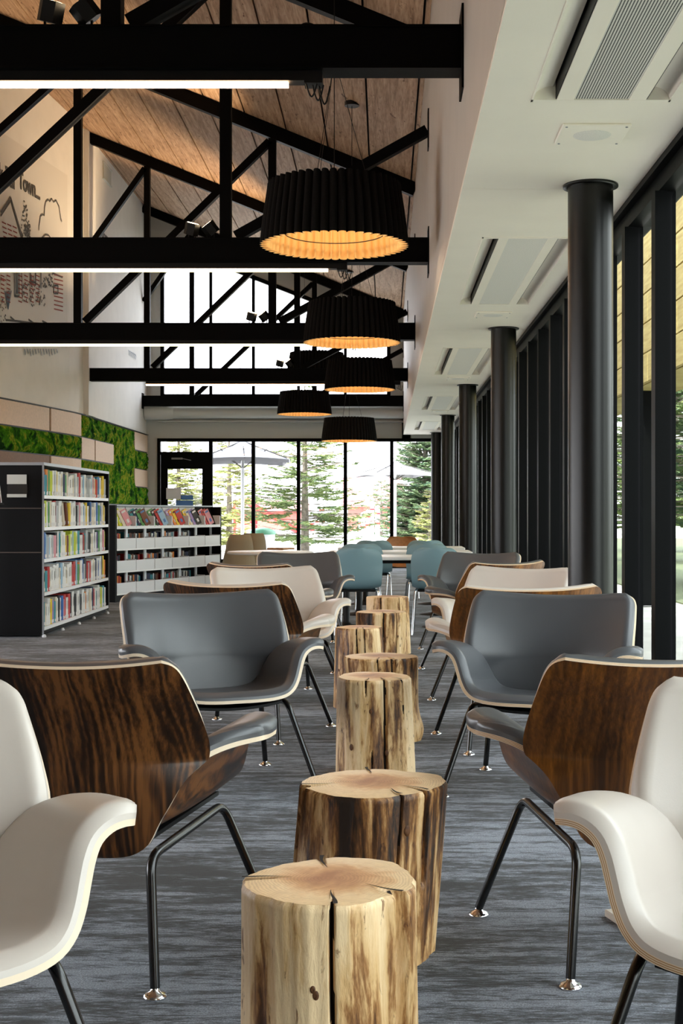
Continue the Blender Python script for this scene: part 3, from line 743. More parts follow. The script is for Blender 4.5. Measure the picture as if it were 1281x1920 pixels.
for k, c in BC.items():
    m = plain('cover_' + k, c, .5); b = MB(); pr = [(-.5, 0), (-.32, .06), (0, .085), (.32, .06), (.5, 0)]
    # spine faces +x (slightly rounded); unit size
    vs = []; ring = [(-1, -.5), (-1, .5)] + [(-.085 + d, -p) for p, d in pr]
    for z in (0, 1): vs += [(x, y, z) for x, y in ring]
    n = len(ring); b.add(vs, [tuple(range(n - 1, -1, -1)), tuple(range(n, 2 * n))] + [(i, (i + 1) % n, n + (i + 1) % n, n + i) for i in range(n)], 0)
    # label band at the foot of the spine
    b.add([(.004, -.3, .04), (.004, .3, .04), (.004, .3, .17), (.004, -.3, .17)], [(0, 1, 2, 3)], 1)
    b.add([(.003, -.09, .45), (.003, .09, .45), (.003, .09, .85), (.003, -.09, .85)], [(0, 1, 2, 3)], 2)
    bm_[k] = b.mesh('book_' + k, [m, 'paper', m if k not in ('white', 'cream') else 'inkgrey'])
rnd = random.Random(21)
wts = [('white', 40), ('cream', 10), ('grey', 8), ('pale_blue', 6), ('blue', 5), ('navy', 4), ('teal', 4), ('green', 4), ('lime', 3), ('yellow', 4), ('orange', 4), ('red', 6), ('brown', 2), ('black', 4), ('lilac', 2), ('pink', 2)]
pool = [k for k, w in wts for _ in range(w)]
shn = ['top', 'second', 'middle', 'fourth', 'bottom']
seen = {}
def unique(lab):
    seen[lab] = seen.get(lab, 0) + 1; return lab
prevc = 'edge'
for si, z in enumerate(SH):
    y = B0 + .02; prevc = 'edge'
    while y < B1 - .05:
        th = rnd.uniform(.045, .085); h = rnd.uniform(.2, .262); c = rnd.choice(pool); dd = rnd.uniform(.15, .2)
        if si == 1 and 13.5 < y < 13.75:
            o = put('book', bm_['cream' if y < 13.6 else 'brown'], None, (BX - .03, y + .125, z + .032), (R(20), 0, 0), (.18, .05, .24)); y += .15; tag(o, 'cream book leaning over on the second shelf of the tall bookcase' if y < 13.75 else 'brown book leaning over on the second shelf of the tall bookcase', 'book', 'books on the second shelf'); continue
        if si == 3 and y < 12.8: c = 'blue'; h = .27
        o = put('book', bm_[c], None, (BX - .02 - rnd.uniform(0, .015), y + th / 2, z + .0185), None, (dd, th * .94, h))
        bay = ['first', 'second', 'third', 'last'][min(3, int((y - B0) / Lb * 4))]; cn = c.replace('_', ' ')
        sz = ('thick' if th > .068 else 'thin') + (' tall' if h > .24 else (' short' if h < .218 else ''))
        tag(o, f'{sz} {cn} book right of a {prevc} one, {bay} bay, {shn[si]} shelf, tall bookcase' if prevc != 'edge' else f'{sz} {cn} book at the left end of the {shn[si]} shelf, tall bookcase', 'book', f'books on the {shn[si]} shelf of the tall bookcase'); prevc = cn
        y += th
# ================================================================ BOOKCASE 2 (media shelf)
p0 = Vector((-3.54, 17.6, 0)); p1 = Vector((-2.50, 20.25, 0)); dv = (p1 - p0); L2 = dv.length
ang = math.atan2(dv.y, dv.x)   # local +x runs along the unit, local -y faces the viewer
ms = thing('media_shelf', 'low white media shelf unit with slanted magazine row along its top', 'bookcase', tuple(p0), ang)
ZT = 1.27; nb = 6; bw = L2 / nb
obj('end_panel', MB().box(-.04, 0, .0, .42, .0, ZT + .015), 'casing', ms)
obj('end_panel', MB().box(L2, L2 + .03, .0, .42, .0, ZT), 'casing', ms)
obj('back_panel', MB().box(0, L2, .36, .38, .05, ZT), 'casing', ms)
obj('top_board', MB().box(-.04, L2 + .03, .15, .42, ZT - .002, ZT + .018), 'silver', ms)
obj('kick_plate', MB().box(0, L2, .03, .38, 0, .09), 'casing', ms)
rz = [.985, .70, .405, .11]
for z in rz: obj('shelf', MB().box(0, L2, .0, .36, z - .02, z), 'shelf', ms)
for k in range(nb + 1):
    x = k * bw; x = min(max(x, .01), L2 - .01)
    po = MB().box(x - .008, x + .008, .0, .2, .99, 1.13)
    for z in rz[1:]: po.box(x - .028, x + .028, .15, .17, z, z + .265); po.box(x - .006, x + .006, .005, .15, z, z + .15)
    obj('partition', po, 'bin', ms)
for k in range(nb):
    for z in rz[1:]:
        obj('bin_front', MB().box(k * bw + .012, (k + 1) * bw - .012, .002, .008, z, z + .14), 'bin', ms)
    obj('slanted_back', MB().box(k * bw + .01, (k + 1) * bw - .01, -.004, .004, 0, .29, 0, Matrix.Translation((0, .07, .99)) @ Matrix.Rotation(R(-22), 4, 'X')), 'bin' if k < 5 else 'casing', ms)
    obj('front_lip', MB().box(k * bw + .01, (k + 1) * bw - .01, .0, .004, .985, 1.005), 'shelf', ms)
    obj('side_guide', MB().box((k + 1) * bw - .016, (k + 1) * bw - .012, .002, .16, .99, 1.14), 'bin', ms)
Tm = Matrix.Translation(p0) @ Matrix.Rotation(ang, 4, 'Z')
bays = ['leftmost', 'second', 'third', 'fourth', 'fifth', 'rightmost']
mcol = [['yellow', 'lime', 'cream', 'pink'], ['teal', 'navy', 'green', 'brown'], ['green', 'black', 'red', 'pale_blue'], ['lilac', 'orange', 'yellow', 'red'], ['yellow', 'cream', 'lilac', 'black'], ['pink', 'red', 'pink']]
for k in range(nb):
    for j, c in enumerate(mcol[k]):
        xl = k * bw + .078 + j * bw * .155
        b = MB().box(0, .155, -.006, 0, 0, .235).box(.02, .13, -.0075, -.006, .19, .215, 1).box(.05, .11, -.0075, -.006, .04, .09, 1)
        me = b.mesh('magazine', [bm_[c].materials[0], M[random.Random(k * 7 + j).choice(['paper', 'magred', 'paperblue'])]])
        o = put('magazine', me); o.matrix_world = Tm @ Matrix.Translation((xl, .060 - .009 * j, .992)) @ Matrix.Rotation(R(-20), 4, 'X') @ Matrix.Rotation(R(-16), 4, 'Y')
        dup_c = mcol[k][:j].count(c)
        tag(o, f'{c.replace("_", " ")} magazine leaning in the {bays[k]} slot on top of the media shelf' if dup_c == 0 else f'right hand {c} magazine leaning in the {bays[k]} slot on top of the media shelf', 'magazine', 'magazines on the media shelf')
rnd = random.Random(4); dcols = ['black', 'black', 'navy', 'grey', 'brown', 'white', 'red', 'orange', 'teal', 'cream']
rown = {0: 'upper', 1: 'middle', 2: 'lower'}
for r, z in enumerate(rz[1:]):
    for k in range(nb - 1):
        x = k * bw + .045; pc = None
        while x < (k + 1) * bw - .055:
            th = rnd.uniform(.028, .05); c = rnd.choice(dcols)
            o = put('media_case', bm_[c]); h = rnd.uniform(.19, .22)
            o.matrix_world = Tm @ Matrix.Translation((x + th / 2, .21, z + .002)) @ Matrix.Rotation(-PI / 2, 4, 'Z') @ Matrix.Diagonal((.13, th * .93, h, 1))
            tag(o, f'{c} disc case ' + (f'right of a {pc} one' if pc else 'at the left') + f', {rown[r]} row, {bays[k]} bay of the media shelf', 'disc case', f'disc cases, {rown[r]} row of the media shelf'); x += th; pc = c
    for k in range(2):
        for q in range(3):
            c = rnd.choice(['grey', 'red', 'yellow', 'white', 'lilac'] if k == 0 else ['grey', 'black', 'red'])
            o = put('media_case', bm_[c]); o.matrix_world = Tm @ Matrix.Translation((k * bw + .08 + q * .13, .095, z + .001)) @ Matrix.Rotation(-PI / 2, 4, 'Z') @ Matrix.Translation((0, .05, 0)) @ Matrix.Diagonal((.10, .11, .03 + .01 * q, 1))
            tag(o, f'{c} disc case lying {["left", "middle", "right"][q]} in the {bays[k]} bin, {rown[r]} row, media shelf', 'disc case', 'disc cases lying in the bins')
# ================================================================ LOUNGE CHAIRS
def shellmesh(P, N, t0, t1, rim_layers=None, rounded=0, inset=0):
    pass
def normals(P):
    du = np.gradient(P, axis=1); dv_ = np.gradient(P, axis=0); n = np.cross(du, dv_); n /= np.linalg.norm(n, axis=2, keepdims=True) + 1e-9
    return n
def border(P):
    a, b = P.shape[:2]; idx = [(0, j) for j in range(b)] + [(i, b - 1) for i in range(1, a)] + [(a - 1, j) for j in range(b - 2, -1, -1)] + [(i, 0) for i in range(a - 2, 0, -1)]
    return idx
def ply_shell(P, N, th, layers):
    b = MB(); O = P; I = P + N * th
    b.grid(O, 0, True, flip=True); b.grid(I, 1, True)
    idx = border(P)
    for k in range(layers):
        A = np.array([O[i] + N[i] * th * k / layers for i in idx]); B = np.array([O[i] + N[i] * th * (k + 1) / layers for i in idx])
        b.grid([A, B], 1 if k % 2 == 0 else 2, False, closed=True)
    return b
def pad_shell(P, N, t0, th, rad):
    a, b_ = P.shape[:2]; D = np.full((a, b_), 9.0)
    idx = border(P); B = np.array([P[i] for i in idx])
    D = np.min(np.linalg.norm(P[:, :, None, :] - B[None, None, :, :], axis=3), axis=2)
    q = np.clip(D / rad, 0, 1); h = np.sqrt(np.clip(1 - (1 - q) ** 2, 0, 1))
    top = P + N * (t0 + .012 + (th - .006) * h)[:, :, None]; bot = P + N * t0
    m = MB(); m.grid(top, 0, True); m.grid(bot, 0, True, flip=True)
    m.grid([[bot[i] for i in idx], [top[i] for i in idx]], 0, True, closed=True)
    return m
# back: z, half width, y of middle, forward offset of the edge
BK = [(.300, .10, -.205, 0), (.304, .15, -.21, .004), (.316, .205, -.215, .01), (.345, .248, -.222, .02), (.40, .275, -.232, .04), (.45, .302, -.241, .06), (.50, .328, -.25, .085), (.53, .350, -.256, .115), (.545, .364, -.258, .135), (.560, .376, -.261, .15),
      (.60, .384, -.272, .148), (.65, .384, -.288, .135), (.70, .383, -.306, .115), (.75, .380, -.325, .095), (.78, .377, -.337, .083), (.803, .369, -.345, .076), (.817, .355, -.350, .07), (.824, .335, -.353, .06)]
BK = catmull(BK, 46)
us = np.sin(np.linspace(-1, 1, 41) * PI / 2 * .93) / math.sin(PI / 2 * .93)
BP = np.zeros((len(BK), len(us), 3))
for i, (z, w, ym, eo) in enumerate(BK):
    v = max(0, (z - .6) / .224)
    for j, u in enumerate(us):
        BP[i, j] = (w * u, ym + eo * abs(u) ** 2.2, z - .020 * v ** 2 * (1 - abs(u) ** 2.4))
BN = normals(BP); 
if BN[20, 20][1] < 0: BN = -BN
# seat + arms: lateral, z front, y front, z rear, y rear, lateral rear
ST = [(0, .400, .375, .345, -.185, 0), (.08, .400, .372, .346, -.184, .08), (.16, .403, .358, .350, -.182, .155), (.222, .414, .335, .362, -.178, .212), (.264, .438, .308, .386, -.168, .250), (.293, .474, .28, .424, -.156, .278), (.313, .514, .256, .468, -.144, .300),
      (.330, .551, .238, .512, -.132, .322), (.350, .577, .222, .545, -.110, .350), (.378, .592, .21, .566, -.078, .382), (.407, .595, .198, .577, -.03, .411), (.431, .591, .182, .581, .018, .434), (.447, .585, .155, .581, .065, .447)]
ST = catmull(ST, 40)
half = []
for l, zf, yf, zr, yr, lr in ST:
    row = []
    for t_ in np.linspace(0, 1, 25):
        x = lr + (l - lr) * t_; y = yr + (yf - yr) * t_
        z = zr + (zf - zr) * (t_ ** .85) + (-.012 * math.sin(PI * t_) * (1 if l < .3 else .2))
        row.append((x, y, z))
    half.append(row)
half = np.array(half)
mir = half[:0:-1].copy(); mir[:, :, 0] *= -1
SP = np.concatenate([mir, half], 0).transpose(1, 0, 2)    # rows rear->front, columns left->right
SN = normals(SP)
if SN[12, 39][2] < 0: SN = -SN
def flipfix(n, P, comp): return n
def fillet(pts, r, n=8):
    out = [Vector(pts[0])]
    for a, b, c in zip(pts[:-2], pts[1:-1], pts[2:]):
        a, b, c = Vector(a), Vector(b), Vector(c); u = (a - b).normalized(); v = (c - b).normalized()
        p, q = b + u * r, b + v * r
        for i in range(n + 1): t_ = i / n; out.append(p * (1 - t_) ** 2 + b * 2 * t_ * (1 - t_) + q * t_ ** 2)
    out.append(Vector(pts[-1])); return out
cache = {}
def cm(key, fn, mats):
    k = (key,) + tuple(mats)
    if k not in cache:
        if key not in cache: cache[key] = fn()
        cache[k] = cache[key].mesh(key, list(mats))
    return cache[k]
LTz, RTz = .386, .357
def legs_mb(s, front):
    LT, RT = Vector((s * .262, .20, LTz - .018)), Vector((s * .288, -.262, RTz - .024))
    mid = (LT + RT) / 2
    if front: pts = [(s * .355, .325, .022), LT, mid]
    else: pts = [(s * .325, -.305, .022), RT, mid]
    return MB().tube(fillet(pts, .05), .0125, 12)
def foot_mb():
    return MB().lathe([(.030, 0), (.031, .004), (.024, .010), (.012, .016), (.009, .026), (.009, .034)], n=20)
def tray_mb():
    b = MB(); P = []
    for y in (.27, .10, -.05, -.15):
        P.append([(x, y, .366 - .018 * (1 - (x / .2) ** 2) - (.20 - y) * .10) for x in np.linspace(-.215, .215, 15)])
    P = np.array(P); b.grid(P, 0, True, flip=True); Q = P + np.array([0, 0, .012]); b.grid(Q, 0, True)
    idx = border(P); b.grid([[P[i] for i in idx], [Q[i] for i in idx]], 0, False, closed=True); return b
def lounge(label, x, y, rz, fabric, wal, ply, plyd, layers):
    t = thing('lounge_chair', label, 'chair', (x, y, 0), rz, 'lounge chairs along the two rows')
    put('back_shell', cm('backshell%d' % layers, lambda: ply_shell(BP, BN, .013, layers), (wal, ply, plyd)), t)
    put('back_cushion', cm('backpad', lambda: pad_shell(BP, BN, .013, .032, .028), (fabric,)), t)
    put('seat_shell', cm('seatshell%d' % layers, lambda: ply_shell(SP, SN, .013, layers), (wal, ply, plyd)), t)
    put('seat_cushion', cm('seatpad', lambda: pad_shell(SP, SN, .013, .032, .032), (fabric,)), t)
    put('under_tray', cm('tray', tray_mb, ('dark',)), t)
    for s in (-1, 1):
        for fr in (True, False):
            l = put('leg', cm('leg%d%d' % (s, fr), lambda: legs_mb(s, fr), ('leg',)), t)
            fx, fy = (s * .355, .325) if fr else (s * .325, -.305)
            put('foot_glide', cm('foot', foot_mb, ('chrome',)), l, (fx, fy, 0))
    return t
CH_ = [
 ('L0', -1, -1, -.944, 2.481, 35.6, 'w', 'white leather lounge chair cut off by the left edge, nearest on the left'),
 ('L1', -1, 1, -.775, 3.69, 19.2, 'g', 'grey lounge chair on the left turned away, showing its dark walnut back'),
 ('L2', -1, -1, -.746, 5.90, 23.1, 'g', 'grey leather lounge chair on the left facing us, behind the dark walnut back'),
 ('L3', -1, 1, -.747, 7.262, 20.1, 'w', 'walnut backed white lounge chair on the left, just behind the grey one'),
 ('L4', -1, -1, -.694, 8.596, 23.6, 'w', 'white leather lounge chair on the left facing us, in the middle of the row'),
 ('L5', -1, 1, -.844, 9.754, 28.2, 'g', 'lounge chair on the left with only its dark walnut rim above the white chair'),
 ('L6', -1, -1, -.738, 11.86, 11.4, 'g', 'farthest grey lounge chair on the left, beside the teal chairs'),
 ('R0', 1, -1, .803, 2.552, 27.4, 'w', 'white leather lounge chair cut off by the right edge, nearest on the right'),
 ('R1', 1, 1, .705, 3.741, 14.7, 'g', 'grey lounge chair on the right turned away, showing its warm walnut back'),
 ('R2', 1, -1, .68, 5.801, 18.4, 'g', 'grey leather lounge chair on the right facing us, near the black pillar'),
 ('R3', 1, 1, .682, 6.928, 9.9, 'w', 'walnut backed white lounge chair on the right, just behind the grey one'),
 ('R4', 1, -1, .767, 8.579, 30.4, 'w', 'pale leather lounge chair on the right facing us, in the middle of the row'),
 ('R5', 1, 1, .755, 10.108, 36.1, 'g', 'walnut backed grey lounge chair on the right, behind the pale one'),
 ('R6', 1, -1, .763, 11.767, 24.0, 'g', 'farthest grey lounge chair on the right, beside the teal chairs')]
for nm, s, d, x, y, th, fab, lab in CH_:
    a = R(th) * s if d > 0 else PI - R(th) * s
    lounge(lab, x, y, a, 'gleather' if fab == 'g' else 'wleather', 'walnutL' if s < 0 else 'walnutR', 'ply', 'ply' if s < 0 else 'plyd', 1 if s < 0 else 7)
# ================================================================ LOG STOOLS
def stool(label, px, py, g, r, h, seed, rb=1.03, lean=(0, 0), cracks=(), dark=0, bulge=(), chip=None):
    Y = F / g; x = (px - VX) / g
    t = thing('log_stool', label, 'stool', (x, Y, 0), 0, 'log stools down the aisle')
    rn = random.Random(seed); ph = [rn.uniform(0, 6.28) for _ in range(8)]; am = [0, .035, .03, .018, .012, .010, .007, .005]
    NA, NZ = 480, 56
    def rad(a, v):
        q = 1 + sum(am[k] * math.sin((k + 1) * a + ph[k] + .6 * v * (k % 2)) for k in range(8))
        q += .012 * math.sin(9 * a + ph[2] + 1.5 * v) + .008 * math.sin(17 * a + ph[3] - v) + .003 * math.sin(43 * a + 3 * v)
        rr = r * q * (rb + (1 - rb) * v)
        for (ba, bv, bw, bh) in bulge:
            da = (a - R(ba) + PI) % (2 * PI) - PI; rr += r * bh * math.exp(-(da / .35) ** 2 - ((v - bv) / bw) ** 2)
        return rr
    def crack(a, v):
        c = 0
        for (ca, cw, cd, v0, v1, wob) in cracks:
            cc = R(ca) + wob * math.sin(v * 5 + ca) * .02
            da = abs((a - cc + PI) % (2 * PI) - PI); w = cw * (1 - .0 * v)
            if v0 <= v <= v1 and da < w:
                e = min(1, (v - v0) / .08 + (0 if v0 > 0 else 1), (v1 - v) / .08 + (0 if v1 < 1 else 1)); c = max(c, cd * (1 - (da / w) ** 2) ** .5 * max(0, e))
        return c
    P = []; 
    for i in range(NZ + 1):
        v = i / NZ; row = []
        edge = 0 if v < .985 else .006
        for k in range(NA):
            a = 2 * PI * k / NA; q = rad(a, v) - edge - r * crack(a, v)
            row.append((q * math.cos(a) + lean[0] * (1 - v), q * math.sin(a) + lean[1] * (1 - v), h * v))
        P.append(row)
    b = MB(); b.grid(P, 0, True, True)
    for fi in range(len(b.f)):
        i, k = divmod(fi, NA)
        a_, v_ = 2 * PI * (k + .5) / NA, (i + .5) / NZ
        for cr in cracks:
            da = abs((a_ - R(cr[0]) - cr[5] * math.sin(v_ * 5 + cr[0]) * .02 + PI) % (2 * PI) - PI)
            if cr[3] <= v_ <= cr[4] and da < min(cr[1] * .8, .034 * min(1, (v_ - cr[3]) / .15 + (cr[3] == 0), (cr[4] - v_) / .15 + (cr[4] == 1))): b.m[fi] = 1
    obj('trunk', b, [logside('log_side_%d' % seed, seed * 1.7, dark), 'darkwood'], t)
    T_ = []
    for f in (1, .985, .93, .8, .62, .45, .3, .15, .02):
        row = []
        for k in range(NA):
            a = 2 * PI * k / NA; q = (rad(a, 1) - .006) 
            c = crack(a, 1)
            dz = 0
            rr = (q - r * c) * f if f > .9 else q * f
            for (ca, cw, cd, v0, v1, wob) in cracks:
                if v1 < 1: continue
                da = abs((a - R(ca) + PI) % (2 * PI) - PI)
                if da < cw * 1.0 and f > .93 - cd * 1.2 and f < 1: dz = -.012 * (1 - da / cw)
            row.append((rr * math.cos(a), rr * math.sin(a), h + .004 * (1 - f ** 6) + dz))
        T_.append(row)
    b = MB(); b.grid(T_, 0, True, True); b.add(T_[-1], [tuple(range(NA))], 0)
    obj('cut_top', b, 'logtop', t)
    # checks (cracks) on the cut face, as thin sunken wedges
    for (ca, cw, cd, v0, v1, wob) in cracks:
        if v1 < 1: continue
        cb = MB(); a = R(ca); q = rad(a, 1); pts = []
        m = 7
        for k in range(m):
            f = 1 - (k / (m - 1)) * (.35 + cd); w = .0045 * (1 - k / (m - 1)) + .0004
            aa = a + .03 * math.sin(k * .7 + ca); pts.append((Vector((q * f * math.cos(aa), q * f * math.sin(aa), h + .0062)), Vector((-math.sin(aa), math.cos(aa), 0)) * w))
        for (p, n1), (q2, n2) in zip(pts[:-1], pts[1:]): cb.add([p - n1, q2 - n2, q2 + n2, p + n1], [(0, 1, 2, 3)])
        obj('radial_crack', cb, 'darkwood', t)

    for (ka, kv, kr) in [(rn.uniform(200, 340), rn.uniform(.2, .8), rn.uniform(.006, .012)) for _ in range(3)]:
        a = R(ka); q = rad(a, kv); c = Vector((q * math.cos(a) + lean[0] * (1 - kv), q * math.sin(a) + lean[1] * (1 - kv), kv * h)); nn = Vector((math.cos(a), math.sin(a), 0)); u = Vector((-math.sin(a), math.cos(a), 0))
        kb = MB(); ring = []
        for f, o in ((1, -.003), (.7, .0025), (.1, .001)): ring.append([c + nn * o + u * math.cos(w) * kr * f + Vector((0, 0, 1)) * math.sin(w) * kr * f * 1.5 for w in np.linspace(0, 2 * PI, 13)[:-1]])
        kb.grid(ring, 0, True, True); kb.add(ring[-1], [tuple(range(12))]); obj('knot', kb, 'knot', t)
M['darkwood'] = plain('crack_dark_wood', (34, 22, 14), .9)
M['knot'] = plain('knot_brown', (96, 60, 32), .6, 0, .4, .2, 90)
stool('nearest log stool with a smooth top, split down its front by a long crack', 622, 1650, 930, .176, .457, 1, 1.03, (.004, 0), [(-87, .030, .16, 0, 1, 1), (-35, .10, .17, .25, 1, .5), (100, .05, .22, .5, 1, 0), (178, .07, .2, .6, 1, 0), (-118, .06, .05, 0, .5, .5), (-62, .07, .10, 0, .33, 1)], -.032)
stool('second nearest log stool, thick and leaning, with dark charred streaks', 700, 1467, 688, .196, .461, 2, 1.0, (-.03, 0), [(-38, .05, .16, .45, 1, 1), (-165, .10, .12, 0, 1, .5), (-66, .02, .06, .3, 1, .5), (95, .03, .12, .6, 1, 0)], .055, [(190, .45, .4, .05)])
stool('tall pale log stool with one straight dark split, third from us', 701, 1268, 412, .172, .450, 3, 1.06, (.004, 0), [(-72, .055, .14, 0, 1, .6), (-101, .035, .08, .84, 1, 1), (-94, .03, .06, .1, .35, 1), (-45, .02, .06, .6, 1, .5)], -.025)
stool('wide log stool half hidden behind the tall pale one, fourth from us', 714, 1230, 357, .186, .440, 4, .88, (.02, 0), [(-68, .09, .12, .4, 1, 1), (-95, .02, .08, .3, 1, .5)], .02, [(0, .12, .18, .16)])
stool('log stool fifth from us, leaning left of the others with knots low down', 674, 1176, 305, .145, .489, 5, 1.16, (.01, 0), [(-95, .03, .1, .0, 1, 1), (-78, .02, .06, .2, 1, .5)], 0)
stool('log stool sixth from us, with a broad black streak down the front', 715, 1146, 256, .186, .467, 6, .97, (.0, 0), [(-85, .08, .1, .2, 1, 1), (-52, .02, .1, 0, 1, 0)], .03)
stool('farthest log stool, in front of the teal chairs', 728, 1118, 221, .170, .478, 7, 1.06, (.01, 0), [(-58, .02, .12, 0, 1, 0), (-115, .08, .06, .2, 1, .5)], .015)
# pale board on the floor at the lower right
t = thing('floor_board', 'pale wooden board lying on the carpet under the right hand white chair', 'board', (.650, 3.95, 0), R(16))
obj('board', MB().bbox(0, .34, -.22, 0, 0, .022, .003), 'plyfloor', t)
# ================================================================ CAFE AREA
def shellback(sc=1):
    P = []
    prof = [(-.20, .44, .19), (-.10, .445, .215), (.05, .44, .225), (.16, .455, .225), (.215, .50, .228), (.235, .58, .232), (.245, .68, .236), (.252, .76, .228), (.256, .805, .205), (.258, .832, .165), (.258, .84, .12)]
    for y, z, w in catmull(prof, 34):
        row = []
        for u in np.linspace(-1, 1, 17):
            f = max(0, min(1, (z - .46) / .2)); row.append((w * u, -y + .05 * f * abs(u) ** 2 + 0, z + (1 - f) * .03 * abs(u) ** 3))
        P.append(row)
    return np.array(P)
CP = shellback(); CNn = normals(CP)
def cafe_shell():
    m = MB(); A = CP; B = CP + CNn * .009; m.grid(A, 0, True); m.grid(B, 0, True, flip=True); idx = border(CP); m.grid([[A[i] for i in idx], [B[i] for i in idx]], 0, False, closed=True); return m
def cafe_leg(s, fr):
    pts = [(s * .225, (.23 if fr else -.235), 0), (s * .20, (.17 if fr else -.16), .44), (s * .05, 0, .43)]
    return MB().tube(fillet(pts, .05, 6), .011, 10)
def cafe_chair(label, x, y, rz, mat='teal', group='teal cafe chairs'):
    t = thing('cafe_chair', label, 'chair', (x, y, 0), rz, group)
    put('seat_shell', cm('cafeshell', cafe_shell, (mat,)), t)
    for s in (-1, 1):
        for fr in (True, False): put('leg', cm('cafeleg%d%d' % (s, fr), lambda: cafe_leg(s, fr), ('chrome',)), t)
    put('under_frame', cm('cafeframe', lambda: MB().box(-.17, .17, -.15, .15, .415, .435), ('dark',)), t)
# chair front is +y
cafe_chair('nearest teal shell chair on the left, its back towards us', -.275, 12.95 + .2, R(4))
cafe_chair('nearest teal shell chair on the right, its back towards us', .50, 12.95 + .2, R(-3))
cafe_chair('teal shell chair at the second table on the left', -.265, 14.75, R(2))
cafe_chair('teal shell chair at the second table on the right', .455, 14.75, R(3))
cafe_chair('teal shell chair at the third table on the left', -.14, 16.5, R(0))
cafe_chair('teal shell chair at the third table on the right', .50, 16.5, R(0))
cafe_chair('orange wooden chair facing us behind the far white table', .24, 18.6, R(180), 'orangewood', 'orange wooden chairs')
cafe_chair('orange wooden chair facing us behind the nearest white table', .19, 14.95, R(180), 'orangewood', 'orange wooden chairs') if False else None
def table(label, x0, x1, y0, y1, z=.74):
    cx, cy = (x0 + x1) / 2, (y0 + y1) / 2; hx, hy = (x1 - x0) / 2, (y1 - y0) / 2
    t = thing('cafe_table', label, 'table', (cx, cy, 0), 0, 'white cafe tables')
    obj('table_top', MB().bbox(-hx, hx, -hy, hy, z - .035, z, .006), 'laminate', t)
    obj('apron', MB().box(-hx + .1, hx - .1, -.03, .03, z - .08, z - .035), 'dark', t)
    for s in (-1, 1):
        obj('pedestal', MB().lathe([(.25, 0), (.24, .012), (.05, .03), (.035, .06), (.035, z - .08)], (s * (hx - .35) if hx > .6 else 0, 0, 0), 24), 'dark', t)
        if hx <= .6: break
table('nearest white table, between the two front teal chairs', -.75, .98, 13.5, 14.25)
table('second white table behind the nearest one', -.65, 1.0, 15.2, 15.95)
table('third white table, farthest of the row', -.6, 1.02, 16.95, 17.7)
t = thing('round_table', 'round white table top seen left of the teal chairs', 'table', (-1.35, 15.7, 0))
obj('table_top', MB().lathe([(.001, .70), (.50, .70), (.51, .715), (.50, .73), (.001, .73)], n=40, cap=False), 'laminate', t)
obj('pedestal', MB().lathe([(.25, 0), (.24, .012), (.05, .03), (.035, .06), (.035, .70)], n=24), 'dark', t)
def wing(label, x, y, rz):
    t = thing('wing_chair', label, 'chair', (x, y, 0), rz, 'beige high backed armchairs')
    P = []
    for z in np.linspace(.1, .86, 14):
        row = []
        for u in np.linspace(-1, 1, 21):
            a = u * 1.25; f = 1 - .0 * z; rr = (.27 + .035 * math.sin((z - .1) * 7)) * (1 - .25 * max(0, (z - .7) / .16) ** 2)
            row.append((rr * math.sin(a) * 1.05, -.05 - rr * math.cos(a), z))
        P.append(row)
    P = np.array(P); N = normals(P)
    if N[5, 10][1] < 0: N = -N
    b = MB(); Q = P + N * .05; b.grid(P, 0, True); b.grid(Q, 0, True); idx = border(P); b.grid([[P[i] for i in idx], [Q[i] for i in idx]], 0, True, closed=True)
    obj('wrap_back', b, 'beige', t)
    obj('seat', MB().bbox(-.23, .23, -.24, .24, .26, .43, .03), 'beige', t)
    obj('arm_tablet', MB().bbox(.2, .5, -.05, .3, .60, .63, .01), 'orangewood', t)
    obj('base', MB().lathe([(.24, 0), (.23, .015), (.04, .03), (.04, .26)], n=24), 'chrome', t)
wing('beige high backed armchair by the media shelf, seen from behind', -2.08, 19.8, R(-30))
wing('second beige armchair partly behind the first one', -2.0, 21.0, R(-30))
